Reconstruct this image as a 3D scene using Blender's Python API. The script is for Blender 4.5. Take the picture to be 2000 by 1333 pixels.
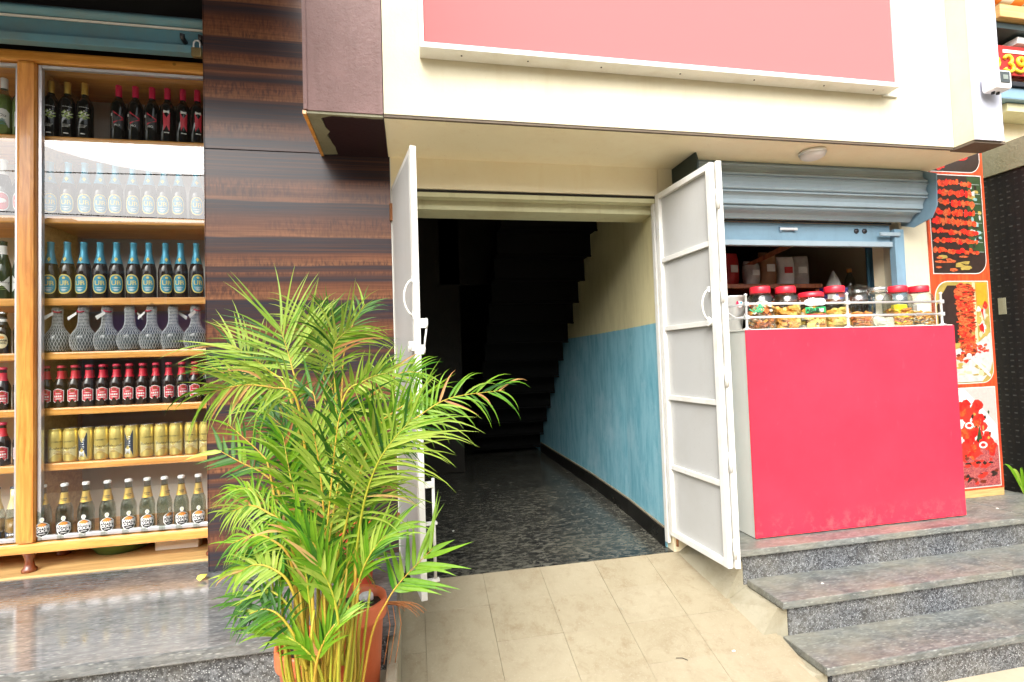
import bpy, bmesh, math, random
from mathutils import Vector, Matrix
for o in list(bpy.data.objects): bpy.data.objects.remove(o)
S = bpy.context.scene
C = S.collection
PI = math.pi
R = math.radians
rnd = random.Random(7)

# ------------------------------------------------------------------ camera
def cam_axes(yaw, pitch, roll):
    f = Vector((math.sin(yaw)*math.cos(pitch), math.cos(yaw)*math.cos(pitch), math.sin(pitch)))
    r = Vector((math.cos(yaw), -math.sin(yaw), 0)); u = r.cross(f)
    return (math.cos(roll)*r + math.sin(roll)*u, -math.sin(roll)*r + math.cos(roll)*u, f)
cr, cu, cf = cam_axes(R(11.154), R(2.166), R(-1.898))
cd = bpy.data.cameras.new('camera'); cam = bpy.data.objects.new('camera', cd); C.objects.link(cam)
cd.sensor_width = 36; cd.lens = 18.0; cd.clip_start = 0.02; cd.clip_end = 500
m = Matrix((cr, cu, -cf)).transposed().to_4x4(); m.translation = (0, 0, 1.46)
cam.matrix_world = m
S.camera = cam

# ------------------------------------------------------------------ sky, sun, exposure
SUN_EL, SUN_AZ = 43, 205
w = bpy.data.worlds.new('World'); S.world = w; w.use_nodes = True
nt = w.node_tree; nt.nodes.clear()
sky = nt.nodes.new('ShaderNodeTexSky'); sky.sky_type = 'NISHITA'; sky.sun_disc = False
sky.sun_elevation = R(SUN_EL); sky.sun_rotation = R(SUN_AZ); sky.air_density = 1.0; sky.dust_density = 6.0; sky.ozone_density = 1.0
hs = nt.nodes.new('ShaderNodeHueSaturation'); hs.inputs['Saturation'].default_value = 0.22      # overcast: nearly white
bg = nt.nodes.new('ShaderNodeBackground'); bg.inputs['Strength'].default_value = 0.15
ow = nt.nodes.new('ShaderNodeOutputWorld')
nt.links.new(sky.outputs[0], hs.inputs['Color']); nt.links.new(hs.outputs[0], bg.inputs['Color']); nt.links.new(bg.outputs[0], ow.inputs[0])
sl = bpy.data.lights.new('sun', 'SUN'); sl.energy = 1.15; sl.angle = R(50); sl.color = (1.0, 0.96, 0.9)
sun = bpy.data.objects.new('sun', sl); C.objects.link(sun)
sun.rotation_euler = (R(90-SUN_EL), 0, R(180-SUN_AZ))
S.view_settings.view_transform = 'Standard'; S.view_settings.look = 'None'
S.view_settings.exposure = 1.52; S.view_settings.gamma = 1.0; S.view_settings.use_curve_mapping = False
S.render.engine = 'CYCLES'
S.cycles.max_bounces = 7; S.cycles.transparent_max_bounces = 24; S.cycles.caustics_reflective = False; S.cycles.caustics_refractive = False

# ------------------------------------------------------------------ materials
class N:
    def __init__(s, name):
        s.m = bpy.data.materials.new(name); s.m.use_nodes = True; s.t = s.m.node_tree; s.t.nodes.clear()
        s.out = s.n('ShaderNodeOutputMaterial'); s._tc = None
    def n(s, typ, **k):
        x = s.t.nodes.new(typ)
        for a, v in k.items(): setattr(x, a, v)
        return x
    def set(s, x, **k):
        for a, v in k.items():
            a = a.replace('_', ' '); i = x.inputs[a] if a in x.inputs else x.inputs[a.title()]
            if hasattr(v, 'is_linked'): s.t.links.new(v, i)
            elif isinstance(v, tuple) and len(v) == 3 and i.type == 'RGBA': i.default_value = (*v, 1)
            else: i.default_value = v
        return x
    def co(s, scale=(1, 1, 1), obj=False, rot=(0, 0, 0)):
        # world-size coordinates: object coordinates of unscaled objects
        if not s._tc: s._tc = s.n('ShaderNodeTexCoord')
        src = s._tc.outputs['Object']
        if not obj:
            g = s.n('ShaderNodeNewGeometry'); src = g.outputs['Position']
        mp = s.n('ShaderNodeMapping'); s.t.links.new(src, mp.inputs[0]); mp.inputs['Scale'].default_value = scale; mp.inputs['Rotation'].default_value = rot
        return mp.outputs[0]
    def noise(s, scale, detail=4, rough=.55, vec=None, dist=0):
        x = s.n('ShaderNodeTexNoise'); s.set(x, Scale=float(scale), Detail=float(detail), Roughness=rough, Distortion=float(dist))
        s.t.links.new(vec if vec is not None else s.co(), x.inputs['Vector']); return x.outputs['Fac']
    def vor(s, scale, vec=None, feature='F1', out='Distance', rand=1.):
        x = s.n('ShaderNodeTexVoronoi', feature=feature); s.set(x, Scale=float(scale), Randomness=rand)
        s.t.links.new(vec if vec is not None else s.co(), x.inputs['Vector']); return x.outputs[out]
    def ramp(s, fac, stops, interp='LINEAR'):
        x = s.n('ShaderNodeValToRGB'); x.color_ramp.interpolation = interp; e = x.color_ramp.elements
        while len(e) < len(stops): e.new(.5)
        for el, (p, c) in zip(e, stops):
            el.position = p; el.color = (c, c, c, 1) if isinstance(c, (int, float)) else (*c, 1)
        s.t.links.new(fac, x.inputs[0]); return x.outputs[0]
    def mix(s, a, b, fac, mode='MIX'):
        x = s.n('ShaderNodeMix', data_type='RGBA', blend_type=mode)
        for i, v in ((0, fac), (6, a), (7, b)):
            if hasattr(v, 'is_linked'): s.t.links.new(v, x.inputs[i])
            else: x.inputs[i].default_value = (*v, 1) if isinstance(v, tuple) else v
        return x.outputs[2]
    def math(s, op, a, b=0.):
        x = s.n('ShaderNodeMath', operation=op)
        for i, v in ((0, a), (1, b)):
            if hasattr(v, 'is_linked'): s.t.links.new(v, x.inputs[i])
            else: x.inputs[i].default_value = v
        return x.outputs[0]
    def bump(s, h, strength=.3, dist=.01, normal=None):
        x = s.n('ShaderNodeBump'); s.set(x, Strength=strength, Distance=dist); s.t.links.new(h, x.inputs['Height'])
        if normal is not None: s.t.links.new(normal, x.inputs['Normal'])
        return x.outputs[0]
    def pbr(s, color, rough=.5, metal=0., spec=.5, normal=None, coat=0., trans=0.):
        p = s.n('ShaderNodeBsdfPrincipled')
        s.set(p, Base_Color=color, Roughness=rough, Metallic=metal)
        p.inputs['Specular IOR Level'].default_value = spec; p.inputs['Coat Weight'].default_value = coat; p.inputs['Coat Roughness'].default_value = .08
        p.inputs['Transmission Weight'].default_value = trans
        if normal is not None: s.t.links.new(normal, p.inputs['Normal'])
        return p.outputs[0]
    def done(s, sh): s.t.links.new(sh, s.out.inputs['Surface']); return s.m

def simple(name, col, rough=.5, metal=0., var=.12, sc=30, bump=0., bsc=200, spec=.5, coat=0., obj=True):
    q = N(name); v = q.co(obj=obj)
    c = q.mix(tuple(x*(1-var) for x in col), tuple(min(1, x*(1+var)) for x in col), q.noise(sc, 4, .6, v))
    nrm = q.bump(q.noise(bsc, 3, .6, v), bump, .004) if bump else None
    return q.done(q.pbr(c, rough, metal, spec, nrm, coat))

def paint_wall(name, col, dirt, rough=.65, bump=.25, sc=2.2, amt=.5, streak=True):
    q = N(name); n1 = q.noise(sc, 6, .65); v = q.co((9, 9, .9)); n2 = q.noise(1.6, 5, .6, v)
    c = q.mix(col, dirt, q.ramp(n1, [(.45, 0.), (.75, amt)]))
    if streak: c = q.mix(c, dirt, q.ramp(n2, [(.55, 0.), (.8, amt*.8)]))
    c = q.mix(c, tuple(x*.5 for x in dirt), q.ramp(q.noise(90, 2, .5), [(.70, 0.), (.78, .35)]))
    b = q.bump(q.noise(55, 5, .65), bump, .006)
    return q.done(q.pbr(c, rough, 0, .35, b))

def granite(name, dark, mid, light, rough, aniso=(1, 1, 1), sc=60, contrast=(.40, .62), dust=None, dustamt=.4, bump=0.05, spec=.5):
    q = N(name); v = q.co(aniso)
    n = q.noise(sc, 5, .7, v, .6); n2 = q.noise(sc*.22, 4, .6, v, 1.5)
    c = q.mix(dark, mid, q.ramp(n, [(contrast[0], 0.), (contrast[1], 1.)]))
    c = q.mix(c, light, q.ramp(q.vor(sc*1.4, v), [(.12, 1.), (.30, 0.)]))
    c = q.mix(c, tuple(x*.45 for x in dark), q.ramp(n2, [(.5, 0.), (.75, .75)]))
    if dust: c = q.mix(c, dust, q.ramp(q.noise(3.2, 6, .7), [(.42, 0.), (.75, dustamt)]))
    r = q.ramp(q.noise(4, 5, .6), [(.3, rough), (.8, min(1, rough*1.5+.02))])
    return q.done(q.pbr(c, r, 0, spec, q.bump(n, bump, .002) if bump else None))

def glassy(name, tint, f0=.05, rough=.02):
    # thin clear glass: transparent, with a reflection that grows at grazing angles
    q = N(name); t = q.n('ShaderNodeBsdfTransparent'); q.set(t, Color=tint)
    g = q.n('ShaderNodeBsdfGlossy'); q.set(g, Roughness=rough)
    lw = q.n('ShaderNodeLayerWeight'); lw.inputs[0].default_value = .5
    fac = q.math('ADD', q.math('MULTIPLY', q.math('POWER', lw.outputs['Facing'], 4.), .75*(1-f0)), f0)
    x = q.n('ShaderNodeMixShader'); q.t.links.new(fac, x.inputs[0])
    q.t.links.new(t.outputs[0], x.inputs[1]); q.t.links.new(g.outputs[0], x.inputs[2])
    return q.done(x.outputs[0])

M = {}
M['cream'] = paint_wall('cream_paint', (.63, .58, .43), (.50, .41, .24), amt=.4)
M['soffit'] = paint_wall('soffit_paint', (.92, .83, .60), (.80, .64, .38), amt=.4)
M['olive'] = paint_wall('lintel_paint', (.62, .60, .38), (.40, .34, .18), amt=.6)
M['purple'] = paint_wall('mauve_paint', (.190, .104, .094), (.11, .055, .045), rough=.45, bump=.7, amt=.8)
M['maroon'] = paint_wall('maroon_paint', (.02, .004, .006), (.01, .004, .004), amt=.4)
M['cement'] = paint_wall('bare_cement', (.26, .25, .17), (.16, .15, .08), bump=.6, amt=.8)
M['brownedge'] = paint_wall('brown_edge', (.13, .10, .07), (.08, .06, .04), amt=.5)
M['grey_paint'] = paint_wall('grey_paint', (.50, .52, .60), (.42, .43, .48), amt=.35, bump=.12)
M['plaster'] = paint_wall('grey_plaster', (.30, .275, .20), (.20, .165, .095), bump=.5, amt=.8, sc=6)
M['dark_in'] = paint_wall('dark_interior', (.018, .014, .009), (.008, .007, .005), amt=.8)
M['stair'] = simple('stair_stone_shaded', (.0035, .0033, .003), .7, 0, .3, 30, spec=.12)  # dark stone, with the passage's deep shade put into its base colour
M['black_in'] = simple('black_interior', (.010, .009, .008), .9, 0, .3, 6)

def passage_paint():
    q = N('two_tone_paint'); g = q.n('ShaderNodeNewGeometry'); sx = q.n('ShaderNodeSeparateXYZ'); q.t.links.new(g.outputs['Position'], sx.inputs[0])
    wob = q.math('ADD', sx.outputs[2], q.math('MULTIPLY', q.noise(40, 3), .010))
    st = q.co((7, 7, 1.6)); n = q.noise(2.2, 6, .65, st)
    up = q.mix((.80, .73, .43), (.60, .53, .26), q.ramp(n, [(.45, 0.), (.78, .7)]))
    lo = q.mix((.29, .59, .70), (.10, .39, .51), q.ramp(n, [(.42, 0.), (.70, .9)]))
    lo = q.mix(lo, (.46, .70, .80), q.ramp(q.noise(3, 5, .7), [(.52, 0.), (.72, .6)]))
    c = q.mix(lo, up, q.math('GREATER_THAN', wob, 1.657))
    return q.done(q.pbr(c, .5, 0, .4, q.bump(q.noise(60, 4, .6), .25, .005)))
M['passage'] = passage_paint()

def laminate():
    q = N('striped_wood_laminate'); g = q.n('ShaderNodeNewGeometry'); sx = q.n('ShaderNodeSeparateXYZ'); q.t.links.new(g.outputs['Position'], sx.inputs[0])
    wob = q.math('MULTIPLY', q.math('SUBTRACT', q.noise(3, 3, .5, q.co((.5, .05, 2.))), .5), .03)
    t = q.math('FRACT', q.math('ADD', q.math('SUBTRACT', sx.outputs[2], 1.55), wob))
    D, B, B2, T = (.026, .029, .040), (.22, .088, .045), (.145, .060, .036), (.29, .128, .062)  # D: dark bands, their blue tint stands in for reflected sky
    bands = [(0., D), (.045, D), (.055, B2), (.10, B), (.125, B2), (.15, D), (.245, D), (.252, T), (.30, B), (.335, B2), (.345, D), (.36, D), (.385, B), (.395, D), (.415, D), (.42, T), (.455, B), (.478, B2), (.485, D), (.56, D), (.566, T), (.61, B), (.66, B2), (.70, D), (.705, D), (.738, D), (.744, T), (.78, B2), (.815, B), (.85, B2), (.865, D), (1., D)]
    base = q.ramp(t, bands)
    fine = q.noise(7, 5, .65, q.co((.35, .05, 16.0)), .2)
    c = q.mix(base, tuple(x*.5 for x in B2), q.ramp(fine, [(.40, .55), (.64, 0.)]))
    c = q.mix(c, (.105, .046, .030), q.math('MULTIPLY', q.ramp(q.noise(4, 5, .6, q.co((.22, .05, 20.))), [(.50, 0.), (.66, .8)]), q.ramp(t, [(p, 1. if k is D else 0.) for p, k in bands])))
    brown = q.ramp(t, [(p, 0. if k is D else 1.) for p, k in bands])
    wv = q.noise(1.0, 3, .55, q.co((95, .05, 24), rot=(0, R(12), 0)), .4)
    rip = q.math('MULTIPLY', q.ramp(wv, [(.42, 0.), (.62, 1.)]), q.ramp(q.noise(3, 3, .5, q.co((.6, .1, 5.))), [(.38, .10), (.62, .75)]))
    c = q.mix(c, (.050, .026, .024), q.math('MULTIPLY', rip, brown))
    return q.done(q.pbr(c, .24, 0, .33))
M['laminate'] = laminate()

def wood(name, a, b, rough=.3, horiz=True, coat=.3):
    q = N(name); v = q.co((1.2, 12, 14) if horiz else (14, 12, 1.2)); n = q.noise(3.2, 5, .6, v, .9)
    c = q.mix(a, b, q.ramp(n, [(.36, 0.), (.66, 1.)]))
    c = q.mix(c, tuple(x*.35 for x in b), q.ramp(q.vor(5, q.co((1, 1, 1) if horiz else (3, 3, .8))), [(.03, .7), (.06, 0.)]))
    return q.done(q.pbr(c, rough, 0, .5, q.bump(n, .05, .002), coat))
M['pine_h'] = wood('varnished_pine_rail', (.84, .42, .10), (.62, .25, .045))
M['pine_v'] = wood('varnished_pine_post', (.80, .36, .075), (.55, .19, .030), horiz=False)
M['pine_pale'] = wood('pine_board', (.62, .42, .17), (.44, .27, .10), .5, coat=0)
M['pine_leg'] = wood('turned_leg_wood', (.24, .07, .025), (.13, .03, .012), .25, False)
M['alu'] = simple('aluminium_strip', (.72, .72, .74), .32, .75, .06, 40)
M['granite_top'] = granite('polished_grey_granite', (.080, .087, .092), (.165, .175, .178), (.28, .29, .28), .10, (.7, 3.0, 3.0), 26, dust=(.36, .33, .27), dustamt=.30, bump=0., spec=.85)
M['granite_step'] = granite('worn_grey_granite', (.088, .097, .093), (.185, .196, .186), (.29, .305, .28), .33, (.6, 2.2, 2.2), 30, dust=(.27, .25, .185), dustamt=.65)
M['granite_riser'] = granite('speckled_dark_granite', (.025, .027, .032), (.17, .18, .19), (.50, .52, .52), .35, (1, 1, 1), 85, (.42, .60), dust=(.30, .27, .2), dustamt=.25)
M['granite_floor'] = granite('dark_mottled_granite', (.010, .011, .012), (.17, .165, .135), (.12, .115, .09), .17, (.8, 1.4, 1), 26, (.42, .72), dust=(.20, .19, .14), dustamt=.25, bump=.02)
M['granite_black'] = granite('black_granite', (.003, .003, .003), (.008, .008, .007), (.03, .03, .025), .25, (1, 1, 1), 50)
M['mortar'] = simple('beige_mortar', (.245, .207, .137), .9, 0, .2, 30, .4, 120, obj=False)

def tile_mat():
    q = N('beige_ramp_tile'); n = q.noise(2.6, 7, .7); n2 = q.noise(14, 6, .7); oi = q.n('ShaderNodeObjectInfo')
    c = q.mix((.31, .268, .18), (.25, .208, .132), q.ramp(n, [(.35, 0.), (.7, 1.)]))
    c = q.mix(c, (.17, .115, .06), q.ramp(n2, [(.52, 0.), (.76, .65)]))
    c = q.mix(c, (.19, .145, .085), q.ramp(q.noise(5.5, 7, .75, None, 1.2), [(.50, 0.), (.70, .55)]))
    c = q.mix(c, (.33, .29, .205), q.math('MULTIPLY', oi.outputs['Random'], .35))
    c = q.mix(c, (.36, .33, .25), q.ramp(q.noise(120, 2), [(.60, 0.), (.75, .5)]))
    c = q.mix(c, (.20, .14, .08), q.ramp(q.vor(7), [(.018, .8), (.035, 0.)]))
    return q.done(q.pbr(c, .72, 0, .3, q.bump(q.noise(70, 5, .7), .25, .004)))
M['tile'] = tile_mat()
M['pave'] = paint_wall('beige_paving', (.42, .36, .26), (.33, .27, .18), rough=.85, bump=.4, amt=.8, streak=False)
M['asphalt'] = simple('asphalt', (.15, .145, .13), .9, 0, .25, 20, .5, 90, obj=False)
def enamel():
    q = N('white_enamel'); c = q.mix((.72, .72, .69), (.52, .47, .36), q.ramp(q.noise(9, 6, .65), [(.45, 0.), (.78, .5)]))
    c = q.mix(c, (.30, .15, .06), q.ramp(q.noise(42, 5, .7), [(.69, 0.), (.74, .8)]))
    return q.done(q.pbr(c, .38, 0, .4, q.bump(q.noise(60, 4, .6), .12, .003)))
M['white_metal'] = enamel()
M['door_sheet'] = paint_wall('grey_white_sheet', (.47, .475, .465), (.39, .38, .345), rough=.42, bump=.08, amt=.4, sc=3)
M['rust'] = simple('rusty_iron', (.25, .10, .035), .85, .2, .4, 60, .5)
M['steel'] = simple('brushed_steel', (.80, .80, .79), .35, .6, .08, 60)
M['dark_steel'] = simple('dark_steel', (.05, .05, .055), .4, .8, .3, 60)
M['brass'] = simple('old_brass', (.36, .27, .12), .35, .9, .2, 60)
M['blue_sh'] = paint_wall('blue_grey_enamel', (.19, .31, .40), (.13, .20, .25), rough=.30, bump=.05, amt=.6, sc=4)
M['blue_slat'] = paint_wall('blue_grey_slat', (.30, .38, .43), (.21, .27, .31), rough=.27, bump=.04, amt=.4, sc=4)
M['blue_old'] = paint_wall('worn_teal_enamel', (.12, .27, .33), (.17, .21, .19), rough=.33, bump=.06, amt=.7, sc=4)
M['green_plate'] = simple('dark_green_plate', (.03, .05, .05), .4, .3, .3, 20)
def pink_lam():
    q = N('hot_pink_laminate'); sx = q.n('ShaderNodeSeparateXYZ'); q.t.links.new(q.co(), sx.inputs[0])
    c = q.mix((.74, .034, .064), (.66, .026, .052), q.ramp(q.noise(1.7, 6, .7), [(.4, 0.), (.7, 1.)]))
    c = q.mix(c, (.74, .085, .115), q.ramp(q.noise(26, 5, .75, q.co((1, 1, .35))), [(.62, 0.), (.72, .35)]))
    low = q.ramp(sx.outputs[2], [(.49, 1.), (.62, 0.)])
    c = q.mix(c, (.55, .22, .20), q.math('MULTIPLY', low, q.ramp(q.noise(16, 6, .75), [(.50, 0.), (.72, .5)])))
    c = q.mix(c, (.74, .16, .19), q.ramp(q.vor(3.1), [(.012, .5), (.03, 0.)]))
    return q.done(q.pbr(c, .42, 0, .16, q.bump(q.noise(4, 3), .03, .01)))
M['pink'] = pink_lam()
M['offwhite'] = paint_wall('offwhite_laminate', (.70, .70, .63), (.58, .57, .50), rough=.35, bump=.02, amt=.5, sc=2)
M['sign_pink'] = simple('sign_vinyl', (.78, .145, .147), .8, 0, .015, 1.5, spec=.05, obj=False)
M['white_plastic'] = simple('white_plastic', (.80, .80, .80), .35, 0, .03)
M['lens'] = simple('camera_lens', (.05, .06, .06), .1, 0, .1)
M['lensglass'] = simple('camera_window', (.20, .23, .20), .1, 0, .1)
M['lamp'] = simple('lamp_diffuser', (.74, .72, .70), .4, 0, .04)
M['terracotta'] = simple('terracotta_plastic', (.58, .13, .045), .42, 0, .15, 14, .1, 90)
M['redpot'] = simple('red_plastic', (.62, .07, .03), .4, 0, .12, 14)
M['soil'] = simple('dark_soil', (.035, .018, .010), .95, 0, .5, 60, .9, 120)
M['pebble'] = simple('white_pebble', (.68, .70, .72), .6, 0, .2, 40, .4)
M['board_red'] = wood('poster_wood_border', (.62, .085, .022), (.36, .035, .012), .4, False, 0)
M['paper'] = simple('poster_paper', (.80, .78, .72), .45, 0, .04)
M['dry'] = simple('dry_leaf', (.46, .20, .075), .8, 0, .35, 30)
M['glass'] = glassy('cabinet_glass', (.95, .97, .96), .11, .0)
M['jar_glass'] = glassy('jar_glass', (.96, .97, .96), .05, .03)
M['bottle_clear'] = glassy('clear_bottle_glass', (.70, .74, .70), .06)
M['bottle_smoke'] = glassy('smoke_bottle_glass', (.40, .42, .38), .06)

def leafmat(name, a, b, tr=.35):
    q = N(name); at = q.n('ShaderNodeAttribute'); at.attribute_name = 'tint'
    c = q.mix(a, b, at.outputs['Fac'])
    c = q.mix(c, tuple(x*.6 for x in a), q.ramp(q.noise(60, 3), [(.5, 0.), (.8, .4)]))
    p = q.pbr(c, .42, 0, .3); t = q.n('ShaderNodeBsdfTranslucent'); q.t.links.new(c, t.inputs[0])
    x = q.n('ShaderNodeMixShader'); x.inputs[0].default_value = tr; q.t.links.new(p, x.inputs[1]); q.t.links.new(t.outputs[0], x.inputs[2])
    return q.done(x.outputs[0])
M['leaf'] = leafmat('palm_leaf', (.050, .195, .006), (.25, .41, .022))
M['leaf_dark'] = leafmat('palm_leaf_dark', (.014, .075, .008), (.075, .21, .012))
M['leaf_pale'] = leafmat('palm_leaf_pale', (.17, .31, .022), (.40, .49, .085))
M['leaf_dry'] = leafmat('palm_leaf_withered', (.42, .17, .06), (.62, .44, .16))
M['rachis'] = leafmat('palm_stalk', (.33, .34, .03), (.46, .27, .035), .1)

# ------------------------------------------------------------------ mesh helpers
class MB:
    def __init__(s): s.v = []; s.f = []; s.mi = []; s.sm = []; s.mats = []; s.t = []
    def mat(s, k):
        if k not in s.mats: s.mats.append(k)
        return s.mats.index(k)
    def add(s, vs, fs, mat=None, smooth=False, tint=None):
        b = len(s.v); s.v += [tuple(x) for x in vs]; k = s.mat(mat) if mat else 0
        if tint is not None: s.t += [tint]*len(vs)
        for f in fs: s.f.append(tuple(b+i for i in f)); s.mi.append(k); s.sm.append(smooth)
        return s
    def box(s, x0, x1, y0, y1, z0, z1, mat=None, bev=0.):
        if bev <= 0:
            vs = [(x, y, z) for z in (z0, z1) for y in (y0, y1) for x in (x0, x1)]
            return s.add(vs, [(0, 2, 3, 1), (4, 5, 7, 6), (0, 1, 5, 4), (2, 6, 7, 3), (0, 4, 6, 2), (1, 3, 7, 5)], mat)
        bm = bmesh.new(); bmesh.ops.create_cube(bm, size=1)
        for v in bm.verts: v.co = ((x0+x1)/2+v.co.x*(x1-x0), (y0+y1)/2+v.co.y*(y1-y0), (z0+z1)/2+v.co.z*(z1-z0))
        bev = min(bev, (x1-x0)*.45, (y1-y0)*.45, (z1-z0)*.45)
        bmesh.ops.bevel(bm, geom=bm.edges[:], offset=bev, segments=2, profile=.6, affect='EDGES')
        bm.verts.index_update(); vs = [tuple(v.co) for v in bm.verts]; fs = [tuple(v.index for v in f.verts) for f in bm.faces]; bm.free()
        return s.add(vs, fs, mat)
    def lathe(s, prof, seg=20, mat=None, c=(0, 0, 0), smooth=True, a0=0., a1=2*PI):
        vs = []; full = abs(a1-a0-2*PI) < 1e-6; n = seg if full else seg+1
        for r, z in prof:
            for i in range(n):
                a = a0+(a1-a0)*i/seg; vs.append((c[0]+r*math.sin(a), c[1]-r*math.cos(a), c[2]+z))
        fs = []
        for j in range(len(prof)-1):
            for i in range(seg):
                i2 = (i+1) % n if full else i+1
                fs.append((j*n+i, j*n+i2, (j+1)*n+i2, (j+1)*n+i))
        return s.add(vs, fs, mat, smooth)
    def tube(s, pts, rad, seg=8, mat=None, caps=True, tint=None):
        pts = [Vector(p) for p in pts]; n = len(pts); rr = rad if isinstance(rad, (list, tuple)) else [rad]*n
        t0 = (pts[1]-pts[0]).normalized(); up = Vector((0, 0, 1)) if abs(t0.z) < .9 else Vector((1, 0, 0)); nrm = t0.cross(up).normalized(); vs = []
        for i in range(n):
            t = (pts[min(i+1, n-1)]-pts[max(i-1, 0)]).normalized(); nrm = (nrm-t*nrm.dot(t)).normalized(); bn = t.cross(nrm)
            for k in range(seg):
                a = 2*PI*k/seg; vs.append(pts[i]+(nrm*math.cos(a)+bn*math.sin(a))*rr[i])
        fs = [(i*seg+k, i*seg+(k+1) % seg, (i+1)*seg+(k+1) % seg, (i+1)*seg+k) for i in range(n-1) for k in range(seg)]
        if caps: fs += [tuple(range(seg-1, -1, -1)), tuple(range((n-1)*seg, n*seg))]
        return s.add(vs, fs, mat, True, tint)
    def prism(s, poly, axis, a0, a1, mat=None):
        # polygon in the other two axes (x,z for y / y,z for x / x,y for z), extruded along axis
        def pt(p, a): return {'x': (a, p[0], p[1]), 'y': (p[0], a, p[1]), 'z': (p[0], p[1], a)}[axis]
        n = len(poly); vs = [pt(p, a0) for p in poly]+[pt(p, a1) for p in poly]
        fs = [tuple(range(n)), tuple(range(2*n-1, n-1, -1))]+[(i, i+n, (i+1) % n+n, (i+1) % n) for i in range(n)]
        return s.add(vs, fs, mat)
    def poly(s, pts, mat=None): return s.add(pts, [tuple(range(len(pts)))], mat)
    def mesh(s, name, mat=None):
        me = bpy.data.meshes.new(name); me.from_pydata(s.v, [], s.f); 
        keys = s.mats if s.mats else [mat]
        for k in keys: me.materials.append(M[k])
        me.polygons.foreach_set('material_index', s.mi); me.polygons.foreach_set('use_smooth', s.sm)
        if s.t and len(s.t) == len(s.v):
            a = me.attributes.new('tint', 'FLOAT', 'POINT'); a.data.foreach_set('value', s.t)
        bm = bmesh.new(); bm.from_mesh(me)
        if not s.t: bmesh.ops.recalc_face_normals(bm, faces=bm.faces)
        bm.to_mesh(me); bm.free(); me.update(); return me
    def build(s, name, mat=None, parent=None):
        return link(name, s.mesh(name, mat), parent)
def link(name, me, parent=None):
    o = bpy.data.objects.new(name, me); C.objects.link(o)
    if parent: o.parent = parent
    return o
def tag(o, label=None, cat=None, group=None, kind=None):
    for k, v in (('label', label), ('category', cat), ('group', group), ('kind', kind)):
        if v: o[k] = v
    return o
def thing(name, label, cat, loc=(0, 0, 0), rz=0., group=None):
    o = bpy.data.objects.new(name, None); C.objects.link(o); o.empty_display_size = .05
    o.location = loc; o.rotation_euler = (0, 0, rz); return tag(o, label, cat, group)
def struct(o): o['kind'] = 'structure'; return o
ORD = ['leftmost', 'second', 'third', 'fourth', 'fifth', 'sixth', 'seventh', 'eighth', 'ninth', 'tenth', 'eleventh', 'twelfth', 'thirteenth']
def nth(i, n): return 'leftmost' if i == 0 else ('rightmost' if i == n-1 else ORD[i]+' from left')

_txt = {}
def text2d(body, size, bold=0., shear=0., spacing=1.):
    key = (body, size, bold, shear, spacing)
    if key not in _txt:
        cu_ = bpy.data.curves.new('lettering', 'FONT'); cu_.body = body; cu_.size = size; cu_.align_x = 'CENTER'; cu_.align_y = 'CENTER'
        cu_.offset = bold; cu_.shear = shear; cu_.resolution_u = 3; cu_.space_character = spacing
        o = bpy.data.objects.new('lettering', cu_); C.objects.link(o); bpy.context.view_layer.update()
        me = bpy.data.meshes.new_from_object(o.evaluated_get(bpy.context.evaluated_depsgraph_get()))
        _txt[key] = ([tuple(v.co) for v in me.vertices], [tuple(p.vertices) for p in me.polygons])
        bpy.data.objects.remove(o); bpy.data.meshes.remove(me); bpy.data.curves.remove(cu_)
    return _txt[key]
def cylmap(r, zc, a=0.):
    return lambda x, y: (r*math.sin(x/r+a), -r*math.cos(x/r+a), zc+y)
def put_text(mb, body, size, mapper, mat, dx=0., dy=0., **k):
    v, f = text2d(body, size, **k); mb.add([mapper(x+dx, y+dy) for x, y, _ in v], f, mat)
def put_shape(mb, outline, mapper, mat, rings=5):
    # closed outline in 2D, star-shaped about its centre, mapped onto a curved surface
    n = len(outline); cx = sum(p[0] for p in outline)/n; cy = sum(p[1] for p in outline)/n
    vs = [mapper(cx, cy)]
    for j in range(1, rings+1):
        for x, y in outline: vs.append(mapper(cx+(x-cx)*j/rings, cy+(y-cy)*j/rings))
    fs = [(0, 1+i, 1+(i+1) % n) for i in range(n)]
    for j in range(rings-1):
        fs += [(1+j*n+i, 1+(j+1)*n+i, 1+(j+1)*n+(i+1) % n, 1+j*n+(i+1) % n) for i in range(n)]
    mb.add(vs, fs, mat)
def oval(w_, h_, n=24, p=2.4, cx=0., cy=0.):
    out = []
    for i in range(n):
        a = 2*PI*i/n; c_, s_ = math.cos(a), math.sin(a)
        out.append((cx+w_*math.copysign(abs(c_)**(2/p), c_), cy+h_*math.copysign(abs(s_)**(2/p), s_)))
    return out

# ================================================================== ground and raised pavements
struct(MB().poly([(-60, -60, 0), (60, -60, 0), (60, 60, 0), (-60, 60, 0)]).build('ground', 'pave'))
struct(MB().box(-60, 60, -8.0, -1.6, -.05, .006).build('road', 'asphalt'))

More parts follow.
